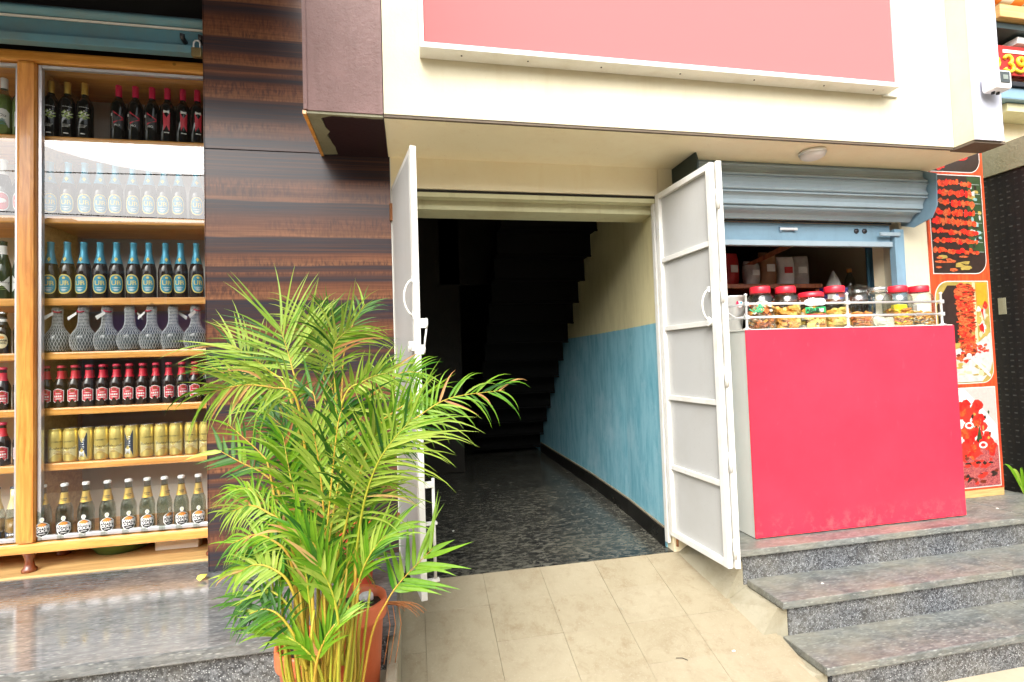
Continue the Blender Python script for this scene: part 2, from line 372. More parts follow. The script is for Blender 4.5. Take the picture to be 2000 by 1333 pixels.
# ramp of beige tiles up to the doorway
RK = .3
def rz_(y): return .355-RK*(2.70-y)
ramp = struct(MB().prism([(1.4, -.12), (1.4, rz_(1.4)-.012), (2.705, .343), (2.705, -.12)], 'x', -.075, 1.62).build('ramp', 'mortar'))
cols = [(-.073, .0295), (.031, .3355), (.337, .6395), (.641, .9435), (.945, 1.2495), (1.251, 1.60)]
rows = [2.700-.213*i for i in range(7)]
for i in range(6):
    for j, (xa, xb) in enumerate(cols):
        ya, yb = rows[i+1]+.0008, rows[i]-.0
        off = 0 if j % 2 == 0 else .0
        dz = rnd.uniform(-.0007, .0007); tx = rnd.uniform(-.0007, .0007)
        vs = []
        for t in (-.02, 0):
            for (x, y) in ((xa, ya), (xb, ya), (xb, yb), (xa, yb)):
                vs.append((x, y, rz_(y)+dz+t+(tx if x == xb else 0)))
        MB().add(vs, [(0, 3, 2, 1), (4, 5, 6, 7), (0, 1, 5, 4), (1, 2, 6, 5), (2, 3, 7, 6), (3, 0, 4, 7)]).build('tile', 'tile', ramp)

# terrace and polished plinth before the bottle shop
terr = struct(MB().box(-4, -.112, .75, 2.06, -.1, .33, bev=.006).build('terrace', 'pave'))
MB().box(-.110, -.072, .75, 2.698, -.1, .440, bev=.008).build('kerb', 'plaster', terr)
pl = struct(MB().box(-4, -.118, 2.005, 2.9, -.1, .463).build('plinth', 'granite_riser'))
for xa, xb in ((-4.0, -2.52), (-2.516, -.083)):
    MB().box(xa, xb, 1.972, 2.862, .465, .507, bev=.004).build('slab', 'granite_top', pl)
MB().box(-4, -.97, 2.864, 3.9, .40, .516, bev=.006).build('shop_floor', 'pine_pale', pl)

# granite steps to the kiosk
st = thing('granite_steps', 'three grey granite steps with dark speckled risers below the pink counter', 'steps', (1.6, 2.3, 0))
def at0(o, p): o.parent = p; o.matrix_parent_inverse = Matrix.Translation(-Vector(p.location)); return o
for (z, y0, xl, y1) in ((.483, 2.308, 1.552, 2.72), (.327, 2.085, 1.618, 2.372), (.160, 1.862, 1.634, 2.13)):
    for xa, xb in ((xl, 3.41), (3.414, 5.2), (5.204, 7)):
        if z < .4: xa, xb = (xl, 2.93) if xa == xl else ((2.934, 4.7) if xa < 4 else (4.704, 7))
        at0(MB().box(xa, xb, y0, y1, z-.034, z, bev=.005).build('tread', 'granite_step'), st)
    at0(MB().box(xl+.045, 7, y0+.028, y0+.075, z-.18, z-.036).build('riser', 'granite_riser'), st)
pts = [(2.698, 1.432), (2.335, 1.492), (2.112, 1.525), (1.89, 1.560)]
for k, zt in enumerate((.440, .288, .121)):
    (ya, xa), (yb, xb) = pts[k], pts[k+1]
    ye = yb+.003
    vs = [(xa, ya, rz_(ya)-.012), (xb, ye, rz_(ye)-.012), (1.612, ye, zt), (1.598, ya, zt), (1.66, ya, zt), (1.66, ye, zt), (1.66, ya, -.1), (1.66, ye, -.1), (xa, ya, -.1), (xb, ye, -.1)]
    at0(MB().add(vs, [(0, 1, 2, 3), (3, 2, 5, 4), (4, 5, 7, 6), (6, 7, 9, 8), (8, 9, 1, 0), (0, 3, 4, 6, 8), (1, 9, 7, 5, 2)]).build('side_wall', 'plaster'), st)
struct(MB().box(1.66, 7, 2.40, 4.4, -.1, .445).build('kiosk_floor', 'mortar'))
struct(MB().box(1.62, 7, 2.722, 4.4, .446, .478).build('kiosk_paving', 'granite_step'))

# ================================================================== the building
bd = thing('shop_building', 'cream building with overhanging upper storey, mauve end and open passage', 'building', (0, 0, 0))
P = lambda mb, name, mat: mb.build(name, mat, bd)
P(MB().box(-.091, 2.953, 2.245, 2.42, 2.549, 4.6), 'fascia', 'cream')
P(MB().box(-.091, 2.953, 2.249, 2.264, 2.537, 2.549), 'drip_edge', 'brownedge')
P(MB().box(-.092, 3.165, 2.264, 2.74, 2.541, 2.62), 'soffit', 'soffit')
me = MB(); me.box(-.420, -.0945, 2.245, 2.9, 2.546, 4.6); P(me, 'mauve_end', 'purple')
P(MB().box(-.4205, -.4045, 2.240, 2.2452, 2.548, 4.6), 'edge_strip', 'purple')
P(MB().box(-.352, -.0945, 2.266, 2.70, 2.536, 2.546), 'maroon_soffit', 'maroon')
# broken cement margin of the soffit
rag = [(-.409, 2.25), (-.095, 2.25), (-.095, 2.268)]
for i in range(12): rag.append((-.11-.0195*i, 2.268+rnd.uniform(-.004, .004)))
for i in range(10): rag.append((-.350+rnd.uniform(-.012, .012), 2.29+.043*i))
rag += [(-.409, 2.69)]
P(MB().prism(rag, 'z', 2.5345, 2.5455), 'cement_margin', 'cement')
P(MB().box(-.425, -.4105, 2.247, 2.698, 2.530, 2.546), 'wood_strip', 'pine_h')
P(MB().box(2.955, 3.131, 2.142, 2.74, 2.549, 4.6), 'fin', 'cream')
P(MB().box(2.953, 3.135, 2.134, 2.1415, 2.546, 4.6), 'fin_face', 'grey_paint')
P(MB().box(2.957, 3.165, 2.145, 2.27, 2.534, 2.5485), 'fin_underside', 'brownedge')
P(MB().box(3.132, 3.165, 2.15, 2.74, 2.56, 4.6), 'fin_side', 'grey_paint')
# walls of the recessed ground floor
P(MB().box(-.085, 1.42, 2.70, 2.775, 2.381, 2.541), 'door_head', 'soffit')
P(MB().box(-.08, 1.415, 2.71, 2.772, 2.366, 2.379), 'head_gap', 'dark_in')
P(MB().box(-.08, 1.415, 2.706, 2.76, 2.340, 2.364), 'door_frame_head', 'olive')
P(MB().box(-.08, 1.47, 2.777, 2.95, 2.293, 2.40), 'lintel_beam', 'olive')
P(MB().box(1.422, 1.515, 2.70, 2.82, .35, 2.541), 'door_pier', 'soffit')
P(MB().box(1.515, 3.07, 2.72, 2.82, 2.26, 2.541), 'kiosk_head', 'soffit')
P(MB().box(3.075, 3.77, 2.702, 2.82, .478, 2.541), 'corner_pier', 'cream')
P(MB().box(3.166, 3.77, 2.7025, 2.82, 2.541, 4.6), 'corner_pier_upper', 'cream')
# passage
floor = struct(MB().box(-.12, 1.75, 2.706, 7.6, .2, .3545).build('passage_floor', 'granite_floor'))
wall = [(1.416, 2.774), (1.47, 3.4), (1.50, 4.2), (1.50, 7.6), (1.75, 7.6), (1.75, 2.83), (1.52, 2.83), (1.52, 2.774)]
P(MB().prism(wall, 'z', .356, 3.2), 'passage_wall', 'passage')
sk = [(1.404, 2.79), (1.457, 3.4), (1.487, 4.2), (1.487, 6.0), (1.4995, 6.0), (1.4995, 4.2), (1.4695, 3.4), (1.4155, 2.79)]
P(MB().prism(sk, 'z', .3555, .462), 'skirting', 'granite_black')
P(MB().prism([(a+.001 if i < 4 else a, b) for i, (a, b) in enumerate(sk)], 'z', .4625, .472), 'skirting_cap', 'mortar')
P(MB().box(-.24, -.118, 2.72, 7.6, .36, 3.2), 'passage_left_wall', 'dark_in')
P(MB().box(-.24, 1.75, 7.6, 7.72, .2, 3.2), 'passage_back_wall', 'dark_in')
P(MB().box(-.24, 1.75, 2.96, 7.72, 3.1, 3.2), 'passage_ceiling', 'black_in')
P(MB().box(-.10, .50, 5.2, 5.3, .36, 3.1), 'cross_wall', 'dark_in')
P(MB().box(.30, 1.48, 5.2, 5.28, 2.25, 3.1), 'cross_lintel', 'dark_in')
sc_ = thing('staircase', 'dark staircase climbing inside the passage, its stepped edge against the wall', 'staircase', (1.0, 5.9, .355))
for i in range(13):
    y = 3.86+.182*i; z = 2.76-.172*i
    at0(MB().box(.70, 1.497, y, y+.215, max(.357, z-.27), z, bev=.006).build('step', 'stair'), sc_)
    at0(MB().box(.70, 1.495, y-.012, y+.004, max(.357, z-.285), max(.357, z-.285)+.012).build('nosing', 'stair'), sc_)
# kiosk room behind the counter
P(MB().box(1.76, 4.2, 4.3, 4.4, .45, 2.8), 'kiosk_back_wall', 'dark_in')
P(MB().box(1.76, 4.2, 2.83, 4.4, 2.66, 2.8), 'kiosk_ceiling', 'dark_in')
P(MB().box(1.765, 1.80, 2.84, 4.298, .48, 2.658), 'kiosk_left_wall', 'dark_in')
P(MB().box(3.30, 3.38, 2.83, 4.3, .48, 2.66), 'kiosk_right_wall', 'cream')
P(MB().box(3.075, 3.30, 2.822, 2.90, .48, 2.66), 'kiosk_jamb', 'soffit')
# storey above, roof and side walls close the building
P(MB().box(-.42, 3.77, 2.95, 8, 3.21, 4.6), 'upper_storey', 'cream')
# canopy over the bottle shop
P(MB().box(-6, -.62, .52, 3.4, 3.62, 3.9), 'canopy', 'maroon')
P(MB().box(-6, -.97, 3.42, 3.6, .3, 3.62), 'shop_back_wall', 'dark_in')
P(MB().box(-6, -.97, 2.94, 3.02, 3.27, 3.62), 'shop_head', 'black_in')

# pillar clad in striped laminate
pc = thing('clad_pillar', 'pillar clad in dark striped wood laminate beside the doorway', 'pillar', (-.52, 2.9, .507))
at0(MB().box(-.962, -.100, 2.712, 3.40, .508, 3.62).build('core', 'black_in'), pc)
at0(MB().box(-.965, -.086, 2.700, 2.712, .509, 2.543, bev=.0015).build('panel', 'laminate'), pc)
at0(MB().box(-.965, -.086, 2.700, 2.712, 2.546, 3.62, bev=.0015).build('panel', 'laminate'), pc)
at0(MB().box(-.0855, -.0815, 2.698, 2.735, .50, 2.535).build('edge_trim', 'paper'), pc)
at0(MB().box(-.969, -.9655, 2.698, 3.3, .509, 3.62).build('side_panel', 'laminate'), pc)

# ================================================================== signboard, lamp, camera on the front
sg = thing('signboard', 'large blank pink signboard with white frame on the cream wall', 'signboard', (1.29, 2.2, 2.81))
at0(MB().box(.088, 2.497, 2.166, 2.242, 2.834, 3.80).build('pink_panel', 'sign_pink'), sg)
at0(MB().box(.068, 2.517, 2.158, 2.2435, 2.808, 2.8315, bev=.002).build('bottom_rail', 'white_metal'), sg)
at0(MB().box(.068, .0865, 2.158, 2.2435, 2.8325, 3.80, bev=.002).build('side_rail', 'white_metal'), sg)
at0(MB().box(2.4985, 2.517, 2.158, 2.2435, 2.8325, 3.80, bev=.002).build('side_rail', 'white_metal'), sg)
at0(MB().box(.068, 2.517, 2.158, 2.2435, 3.801, 3.825, bev=.002).build('top_rail', 'white_metal'), sg)
at0(MB().box(2.50, 2.59, 2.232, 2.2445, 2.800, 2.8075).build('bracket', 'offwhite'), sg)
for x in (.25, .55, .9, 1.3, 1.7, 2.1, 2.4):
    at0(MB().lathe([(0, -.003), (.004, -.002), (.004, 0)], 8, None, (x, 2.20, 2.808)).build('screw', 'dark_steel'), sg)

lp = thing('ceiling_lamp', 'round white lamp on the cream soffit above the shutter', 'lamp', (2.165, 2.37, 2.541))
MB().lathe([(0, -.002), (.066, -.002), (.068, -.008), (.066, -.018), (.0, -.018)], 32).build('base_ring', 'steel', lp)
MB().lathe([(.062, -.0185), (.060, -.030), (.045, -.040), (.02, -.044), (.0, -.045)], 32).build('diffuser', 'lamp', lp)

cc = thing('security_camera', 'white box security camera on the grey fin', 'camera', (3.045, 2.134, 2.832))
MB().box(-.055, .055, -.085, -.012, -.050, .050, bev=.018).build('housing', 'white_plastic', cc)
MB().box(-.028, .032, -.0895, -.0852, -.022, .036, bev=.012).build('lens_plate', 'lens', cc)
MB().box(-.014, .017, -.0915, -.0897, -.006, .018, bev=.003).build('window', 'lensglass', cc)
MB().tube([(.045, -.04, .03), (.068, -.03, .028), (.072, -.012, .026), (.072, -.001, .026)], .018, 12).build('arm', 'white_plastic', cc)
for x in (-.02, .012): MB().tube([(x, -.045, -.048), (x, -.042, -.062)], .008, 8).build('grommet', 'dark_steel', cc)

# ================================================================== doors: folding steel leaves
def leaf(t, w_, z0, z1, y0, bars=True, side=-1, x0=0.):
    """frame and sheet of one leaf, local x along the leaf from the hinge; side = face with the bars (local y sign)"""
    fw, th = .035, .026
    B = lambda mb, n, mt: mb.build(n, mt, t)
    B(MB().box(x0, x0+fw, y0-th/2, y0+th/2, z0, z1, bev=.003), 'stile', 'white_metal')
    B(MB().box(x0+w_-fw, x0+w_, y0-th/2, y0+th/2, z0, z1, bev=.003), 'stile', 'white_metal')
    B(MB().box(x0+fw, x0+w_-fw, y0-th/2+.001, y0+th/2-.001, z0, z0+fw*.9, bev=.003), 'rail', 'white_metal')
    B(MB().box(x0+fw, x0+w_-fw, y0-th/2+.001, y0+th/2-.001, z1-fw*.9, z1, bev=.003), 'rail', 'white_metal')
    ys = y0-side*(th/2-.002 if side < 0 else th/2+.0012)
    B(MB().box(x0+fw-.004, x0+w_-fw+.004, min(ys, ys+side*.003), max(ys, ys+side*.003), z0+.03, z1-.03), 'sheet', 'door_sheet')
    for k in range(1, 5):
        z = z0+(z1-z0)*k/5
        if bars: B(MB().box(x0+fw, x0+w_-fw, y0-th/2+.005, y0+th/2-.006, z-.013, z+.013, bev=.002), 'crossbar', 'white_metal')
def c_handle(t, x, z0, z1, y, d, mat='white_metal'):
    n = 12; pts = []
    for i in range(n+1):
        a = i/n; pts.append((x, y+d*math.sin(PI*a)**.6 if 0 < i < n else y, z0+(z1-z0)*a))
    MB().tube(pts, .0042, 8).build('handle', mat, t)
    for z in (z0, z1): MB().box(x-.008, x+.008, y-.003, y+.006 if d > 0 else y+.003, z-.014, z+.014, bev=.002).build('handle_plate', mat, t)
def ring_eye(t, c, mat='white_metal', r=.022):
    # flat eye plate with a hole, in the leaf's x-z plane, standing off the stile
    mb = MB(); n = 20; vs = []
    for y in (-.003, .003):
        for rr in (.008, r):
            for i in range(n): vs.append((c[0]+rr*math.cos(2*PI*i/n), c[1]+y, c[2]+rr*math.sin(2*PI*i/n)))
    f = []
    for i in range(n):
        j = (i+1) % n
        f += [(i, j, n+j, n+i), (2*n+i, 3*n+i, 3*n+j, 2*n+j), (n+i, n+j, 3*n+j, 3*n+i), (i, 2*n+i, 2*n+j, j)]
    mb.add(vs, f); mb.build('eye_plate', mat, t)

# right pair, folded together; hinge at (1.405, 2.69), outer edge at (1.437, 2.19)
ang = math.atan2(2.19-2.69, 1.437-1.405)
d1 = thing('folding_door', 'white steel door with crossbars, folded open at the right of the doorway', 'door', (1.405, 2.69, 0), ang)
leaf(d1, .50, .455, 2.380, 0., True, -1)
c_handle(d1, .45, 1.618, 1.772, -.014, -.038)
ring_eye(d1, (.452, -.024, 1.617)); MB().box(.44, .465, -.0285, -.0155, 1.61, 1.625).build('stud', 'white_metal', d1)
for z in (.62, 1.4, 2.2): MB().tube([(.0, .0, z-.05), (.0, .0, z+.05)], .012, 10).build('hinge', 'white_metal', d1)
MB().tube([(.06, -.002, .41), (.06, -.002, .456)], .007, 8).build('foot_pin', 'rust', d1)
ang2 = math.atan2(2.69-2.18, 1.535-1.470)
d2 = thing('folding_door', 'second white steel leaf folded behind the right door', 'door', (1.468, 2.180, 0), ang2)
leaf(d2, .50, .455, 2.385, 0., True, 1)
for z in (.55, .95, 1.35, 1.75, 2.2): MB().tube([(-.004, .014, z-.045), (-.004, .014, z+.045)], .009, 10).build('hinge', 'white_metal', d2)
MB().tube([(.03, .015, 1.56), (.03, .045, 1.56)], .012, 10).build('stud', 'white_metal', d2)
# left leaf, edge-on
ang3 = math.atan2(2.165-2.69, .022+.072)
d3 = thing('folding_door', 'white steel door seen nearly edge-on at the left of the doorway', 'door', (-.066, 2.688, 0), ang3)
leaf(d3, .533, .49, 2.380, 0., True, 1)
# smooth outer sheet side faces the pillar
c_handle(d3, .515, 1.66, 1.815, -.014, -.036)
ring_eye(d3, (.520, -.034, 1.532)); ring_eye(d3, (.526, .038, 1.628)); ring_eye(d3, (.524, .026, 1.518), r=.017)
for x, y0, y1, z in ((.520, -.034, -.014, 1.532), (.526, .014, .036, 1.628), (.524, .012, .026, 1.518)):
    MB().box(x-.006, x+.006, y0, y1, z-.020, z+.020, bev=.002).build('lug', 'white_metal', d3)
MB().tube([(.526, .040, 1.615), (.527, .030, 1.55), (.524, .028, 1.52)], .004, 8).build('hook', 'white_metal', d3)
MB().tube([(.520, .050, .560), (.520, .050, .980)], .0065, 10).build('bolt_rod', 'white_metal', d3)
MB().tube([(.520, .050, .525), (.520, .050, .562)], .0075, 10).build('bolt_tip', 'rust', d3)
for z, l in ((.955, .05), (.795, .062), (.562, .066)):
    MB().box(.508, .532, .0145, l, z-.006 if z < .9 else z-.012, z+.006 if z < .9 else z+.012, bev=.003).build('bolt_bracket', 'white_metal', d3)
MB().box(-.012, .012, -.026, .004, 2.20, 2.29, bev=.003).build('hinge', 'rust', d3)
MB().box(-.012, .012, -.026, .004, .62, .71, bev=.003).build('hinge', 'rust', d3)
fr = at0(MB().box(-.081, -.060, 2.705, 2.745, .40, 2.366, bev=.002).build('door_frame_post', 'white_metal'), bd)
at0(MB().box(1.395, 1.4145, 2.715, 2.75, .40, 2.366, bev=.002).build('door_frame_post', 'white_metal'), bd)

# ================================================================== kiosk shutter
sh = thing('rolling_shutter', 'half-raised blue-grey rolling shutter above the pink counter', 'shutter', (2.3, 2.7, 2.1))
prof = [(2.64, 2.562), (2.545, 2.525), (2.515, 2.448), (2.522, 2.372), (2.562, 2.300), (2.652, 2.248)]
for i in range(5):
    (ya, za), (yb, zb) = prof[i], prof[i+1]
    dx, dz = yb-ya, zb-za; L = math.hypot(dx, dz); nx, nz = dz/L, -dx/L       # outward (towards the street)
    pr = [(ya+dx*t+nx*o_, za+dz*t+nz*o_) for t, o_ in ((.0, -.004), (.03, .010), (.10, .013), (.16, .004), (.40, -.002), (.62, .001), (.80, .010), (.90, .013), (.97, .008), (1., -.004))]
    inn = [(y-nx*.02, z-nz*.02) for y, z in (pr[-1], pr[0])]
    at0(MB().prism(pr+inn, 'x', 1.53, 3.085).build('slat', 'blue_slat'), sh)
ba = at0(MB().lathe([(0, 0), (.075, 0), (.075, 1.54), (0, 1.54)], 20).build('barrel', 'dark_steel'), sh)
ba.matrix_parent_inverse = Matrix(); ba.location = (-.77, -.055, .31); ba.rotation_euler = (0, R(90), 0)
at0(MB().box(1.53, 2.992, 2.690, 2.700, 2.128, 2.236, bev=.003).build('bottom_plate', 'blue_sh'), sh)
at0(MB().box(1.53, 2.990, 2.672, 2.706, 2.094, 2.1265, bev=.004).build('bottom_rail', 'blue_slat'), sh)
at0(MB().tube([(1.53, 2.683, 2.243), (2.995, 2.683, 2.243)], .006, 8).build('bead', 'dark_steel'), sh)
at0(MB().box(2.998, 3.068, 2.664, 2.706, .49, 2.205, bev=.003).build('guide', 'blue_sh'), sh)
at0(MB().box(1.52, 1.56, 2.664, 2.706, .49, 2.205, bev=.003).build('guide', 'blue_sh'), sh)
rp = [(2.70, 2.235), (2.70, 2.538), (2.55, 2.538), (2.462, 2.49), (2.470, 2.30), (2.505, 2.235), (2.62, 2.205)]
at0(MB().prism(rp, 'x', 3.092, 3.100).build('bracket', 'blue_sh'), sh)
lpp = [(2.70, 2.25), (2.70, 2.538), (2.45, 2.538), (2.43, 2.49), (2.44, 2.33), (2.52, 2.25)]
at0(MB().prism(lpp, 'x', 1.512, 1.520).build('bracket', 'green_plate'), sh)
at0(MB().box(2.19, 2.31, 2.672, 2.680, 2.188, 2.204, bev=.004).build('handle', 'steel'), sh)
for x in (2.20, 2.30): at0(MB().box(x-.008, x+.008, 2.678, 2.692, 2.180, 2.212, bev=.003).build('handle_mount', 'blue_sh'), sh)
for x in (1.80, 2.74, 2.80):
    o = at0(MB().lathe([(0, -.014), (.014, -.012), (.017, 0)], 14).build('lock_boss', 'dark_steel'), sh)
    o.matrix_parent_inverse = Matrix(); o.location = (x-2.3, -.006, .094); o.rotation_euler = (R(90), 0, 0); o.scale = (1, 1, -1)
at0(MB().box(2.88, 3.03, 2.650, 2.662, 2.158, 2.182, bev=.005).build('latch', 'blue_slat'), sh)

# worn teal shutter above the bottle cabinet
s2 = thing('rolling_shutter', 'worn teal rolling shutter above the bottle cabinet', 'shutter', (-1.9, 2.8, 3.05))
pr = [(2.80-.022*math.sin(PI*k/8), 3.205+.050*k/8) for k in range(9)]
at0(MB().prism(pr+[(2.83, 3.255), (2.83, 3.205)], 'x', -3.2, -.972).build('slat', 'blue_old'), s2)
at0(MB().box(-3.2, -.972, 2.815, 2.93, 3.256, 3.27).build('top_strip', 'black_in'), s2)
at0(MB().box(-3.2, -.972, 2.800, 2.812, 3.190, 3.200).build('bead', 'paper'), s2)
at0(MB().box(-3.2, -.972, 2.802, 2.812, 3.100, 3.188, bev=.003).build('bottom_plate', 'blue_old'), s2)
at0(MB().box(-3.2, -.972, 2.772, 2.818, 3.058, 3.098, bev=.004).build('bottom_rail', 'blue_old'), s2)
for x in (-1.085, -1.002): at0(MB().tube([(x, 2.802, 3.125), (x-.004, 2.772, 3.135), (x, 2.764, 3.150)], .012, 8).build('hasp', 'dark_steel'), s2)
pk = thing('padlock', 'brass padlock hanging from the teal shutter', 'padlock', (-1.020, 2.768, 3.035))
MB().box(-.024, .024, -.012, .012, 0, .046, bev=.005).build('body', 'brass', pk)
MB().tube([(-.015, 0, .045), (-.015, 0, .075), (-.008, 0, .086), (.008, 0, .086), (.015, 0, .075), (.015, 0, .045)], .0045, 8).build('shackle', 'steel', pk)

# ================================================================== poster board
M['print_dark'] = simple('print_dark', (.030, .018, .014), .35, 0, .5, 25)
M['print_red'] = simple('print_red', (.60, .030, .020), .35, 0, .35, 40)
def meat(name, a, b, c_, sc, st=(1, 1, 1)):
    q = N(name); v = q.co(st); n = q.noise(sc, 5, .65, v, 1.2)
    col = q.ramp(n, [(.30, a), (.46, b), (.58, c_), (.72, a)])
    col = q.mix(col, (.80, .36, .12), q.ramp(q.noise(sc*1.7, 3, .6, v), [(.64, 0.), (.74, .6)]))
    return q.done(q.pbr(col, .35))
M['print_kebab'] = meat('print_kebab', (.20, .010, .008), (.50, .030, .014), (.68, .10, .025), 38)
M['print_doner'] = meat('print_doner', (.11, .014, .008), (.36, .050, .020), (.58, .16, .05), 40, (1, 1, 3))
M['print_chili'] = meat('print_chili', (.34, .006, .008), (.60, .014, .012), (.70, .035, .020), 26)
M['print_onion'] = meat('print_onion', (.06, .012, .03), (.26, .045, .05), (.46, .13, .11), 45, (2, 1, 3))
M['print_brown'] = simple('print_brown', (.14, .025, .012), .35, 0, .4, 40)
M['print_orange'] = simple('print_orange', (.62, .26, .02), .35, 0, .3, 30)
M['print_teal'] = simple('print_teal', (.20, .36, .36), .35, 0, .6, 30)
M['print_olive'] = simple('print_olive', (.34, .25, .06), .35, 0, .6, 18)
M['print_cream'] = simple('print_cream', (.48, .42, .25), .35, 0, .2, 20)
M['print_steel'] = simple('print_steel', (.40, .42, .40), .35, 0, .45, 25)
M['print_grey'] = simple('print_grey', (.42, .37, .34), .35, 0, .2, 60)
M['print_white'] = simple('print_white', (.62, .60, .56), .35, 0, .03)
M['print_green'] = simple('print_green', (.03, .055, .02), .35, 0, .4, 30)
pb = thing('poster_board', 'red food poster board with kebab photographs beside the counter', 'poster', (3.52, 2.69, .483))
BX0, BX1, BY = 3.290, 3.757, 2.688
at0(MB().box(BX0, BX1, BY, 2.7005, .532, 4.2).build('board', 'board_red'), pb)
at0(MB().box(BX0, BX1, BY+.002, 2.7005, .484, .531).build('foot', 'pine_pale'), pb)
def rrect(x0, x1, z0, z1, rs, n=7):
    # rs: corner radii bl, br, tr, tl
    out = []
    for (cx, cz, a0), r in zip(((x0, z0, 180), (x1, z0, 270), (x1, z1, 0), (x0, z1, 90)), rs):
        ox = cx+(r if cx == x0 else -r); oz = cz+(r if cz == z0 else -r)
        if r <= 0: out.append((cx, cz)); continue
        for i in range(n+1):
            a = R(a0+90*i/n); out.append((ox+r*math.cos(a), oz+r*math.sin(a)))
    return out
def flat(mb, poly, lvl, mat): mb.poly([(x, BY-.0012*lvl, z) for x, z in poly], mat)
def clipx(x): return max(BX0+.02, min(BX1-.02, x))
prints = [(2.595, 3.25, (0, .09, .09, 0)), (1.925, 2.580, (0, .09, 0, 0)), (1.212, 1.880, (0, .09, 0, .11)), (.545, 1.188, (0, 0, 0, 0))]
for pi, (z0, z1, rs) in enumerate(prints):
    mb = MB(); x0, x1 = BX0+.012, BX1-.022
    flat(mb, rrect(x0, x1, z0, z1, rs), 1, 'print_white')
    b = .006; inner = rrect(x0+b, x1-b, z0+b, z1-b, [max(0, r-b) for r in rs])
    flat(mb, inner, 2, ('print_dark', 'print_dark', 'print_olive', 'print_grey')[pi])
    lv = 3
    def blob(cx, cz, w_, h_, lvl, mt, n=11, jag=.22):
        flat(mb, [(max(x0+b, min(x1-b, cx+w_*(1+rnd.uniform(-jag, jag))*math.cos(2*PI*k/n))), max(z0+b, min(z1-b, cz+h_*(1+rnd.uniform(-jag, jag))*math.sin(2*PI*k/n)))) for k in range(n)], lvl, mt)
    if pi == 0:
        for k in range(34): blob(rnd.uniform(x0+.05, x1-.12), rnd.uniform(z0+.04, z1-.08), rnd.uniform(.03, .06), rnd.uniform(.025, .045), lv+k*.02, ('print_chili', 'print_red')[k % 2])
    if pi == 1:
        flat(mb, [(x1-.14, z0+.14), (x1-.012, z0+.14), (x1-.012, z1-.012), (x1-.12, z1-.012)], lv, 'print_green')
        for k in range(26): blob(rnd.uniform(x1-.11, x1-.03), rnd.uniform(z0+.10, z1-.03), rnd.uniform(.008, .028), rnd.uniform(.006, .022), lv+.2+.01*k, ('print_teal', 'print_dark', 'print_steel', 'print_dark', 'print_olive')[k % 5], 7, .4)
        for k in range(18): blob(rnd.uniform(x0+.03, x1-.12), rnd.uniform(z0+.01, z0+.12), rnd.uniform(.02, .05), rnd.uniform(.006, .016), lv+.3+.01*k, ('print_dark', 'print_olive', 'print_doner')[k % 3], 8, .4)
        for k in range(8):
            zz = z1-.052-.064*k; nn = 4 if k > 3 else 3; xe = x1-.115+.006*k; h_ = .027 if k < 5 else .020
            flat(mb, [(x0+.01, zz-.004), (x1-.02, zz-.012), (x1-.02, zz-.0095), (x0+.01, zz-.001)], lv+.5, 'print_steel')
            for i in range(nn*3+2):
                xx = x0+.028+(xe-x0-.05)*i/(nn*3)
                blob(xx+rnd.uniform(-.006, .006), zz-.010*i/(nn*3)+rnd.uniform(-.008, .008), rnd.uniform(.014, .027), h_*rnd.uniform(.5, 1.0), lv+.6+.03*i, ('print_kebab', 'print_chili', 'print_doner', 'print_kebab')[rnd.randrange(4)], 9, .3)
    if pi == 2:
        flat(mb, [(x0+.03, z1-.12), (x0+.10, z1-.03), (x0+.19, z1-.03), (x0+.17, z1-.40), (x0+.02, z1-.42), (x0+.01, z1-.16)], lv, 'print_dark')
        flat(mb, [(x1-.135, z0+.25), (x1-.112, z0+.25), (x1-.112, z1-.010), (x1-.135, z1-.010)], lv+.1, 'print_cream')
        flat(mb, [(x1-.105, z1-.16), (x1-.02, z1-.16), (x1-.02, z1-.012), (x1-.105, z1-.012)], lv+.1, 'print_orange')
        flat(mb, [(x0+.012, z0+.012), (x1-.10, z0+.012), (x1-.03, z0+.08), (x1-.010, z0+.14), (x1-.010, z0+.33), (x1-.12, z0+.26), (x0+.012, z0+.20)], lv+.2, 'print_steel')
        for k in range(14): blob(rnd.uniform(x1-.10, x1-.03), rnd.uniform(z0+.30, z1-.15), rnd.uniform(.008, .022), rnd.uniform(.012, .04), lv+.22+.003*k, ('print_olive', 'print_white', 'print_cream', 'print_chili', 'print_steel')[k % 5], 7, .4)
        for k in range(22): blob(x0+.22+rnd.uniform(-.11, .13), z0+.09+rnd.uniform(-.05, .05), rnd.uniform(.01, .04), rnd.uniform(.006, .02), lv+.25+.003*k, ('print_cream', 'print_olive', 'print_steel')[k % 3], 8, .4)
        for k in range(30): blob(x1-.085+rnd.uniform(-.06, .05), z0+.225+rnd.uniform(-.028, .028), rnd.uniform(.006, .016), rnd.uniform(.004, .010), lv+.35+.003*k, ('print_chili', 'print_red', 'print_doner')[k % 3], 7, .4)
        cx = x0+.235
        for k in range(150):
            u = k/149; zz = z0+.19+.455*u; hw = (.058+.030*u)*(1 if u < .88 else math.sqrt(max(.05, 1-((u-.88)/.13)**2)))
            for j in range(3): blob(cx+rnd.uniform(-hw, hw)*.85, zz+rnd.uniform(-.006, .006), rnd.uniform(.010, .026), rnd.uniform(.004, .011), lv+.5+.004*(150-k)+.001*j, ('print_doner', 'print_kebab', 'print_doner', 'print_brown', 'print_chili')[rnd.randrange(5)], 7, .35)
        for k in range(20): blob(cx+rnd.uniform(-.09, .03), z0+.175+rnd.uniform(-.03, .02), rnd.uniform(.01, .025), rnd.uniform(.006, .014), lv+1.2+.003*k, ('print_doner', 'print_brown', 'print_kebab')[k % 3], 7, .4)
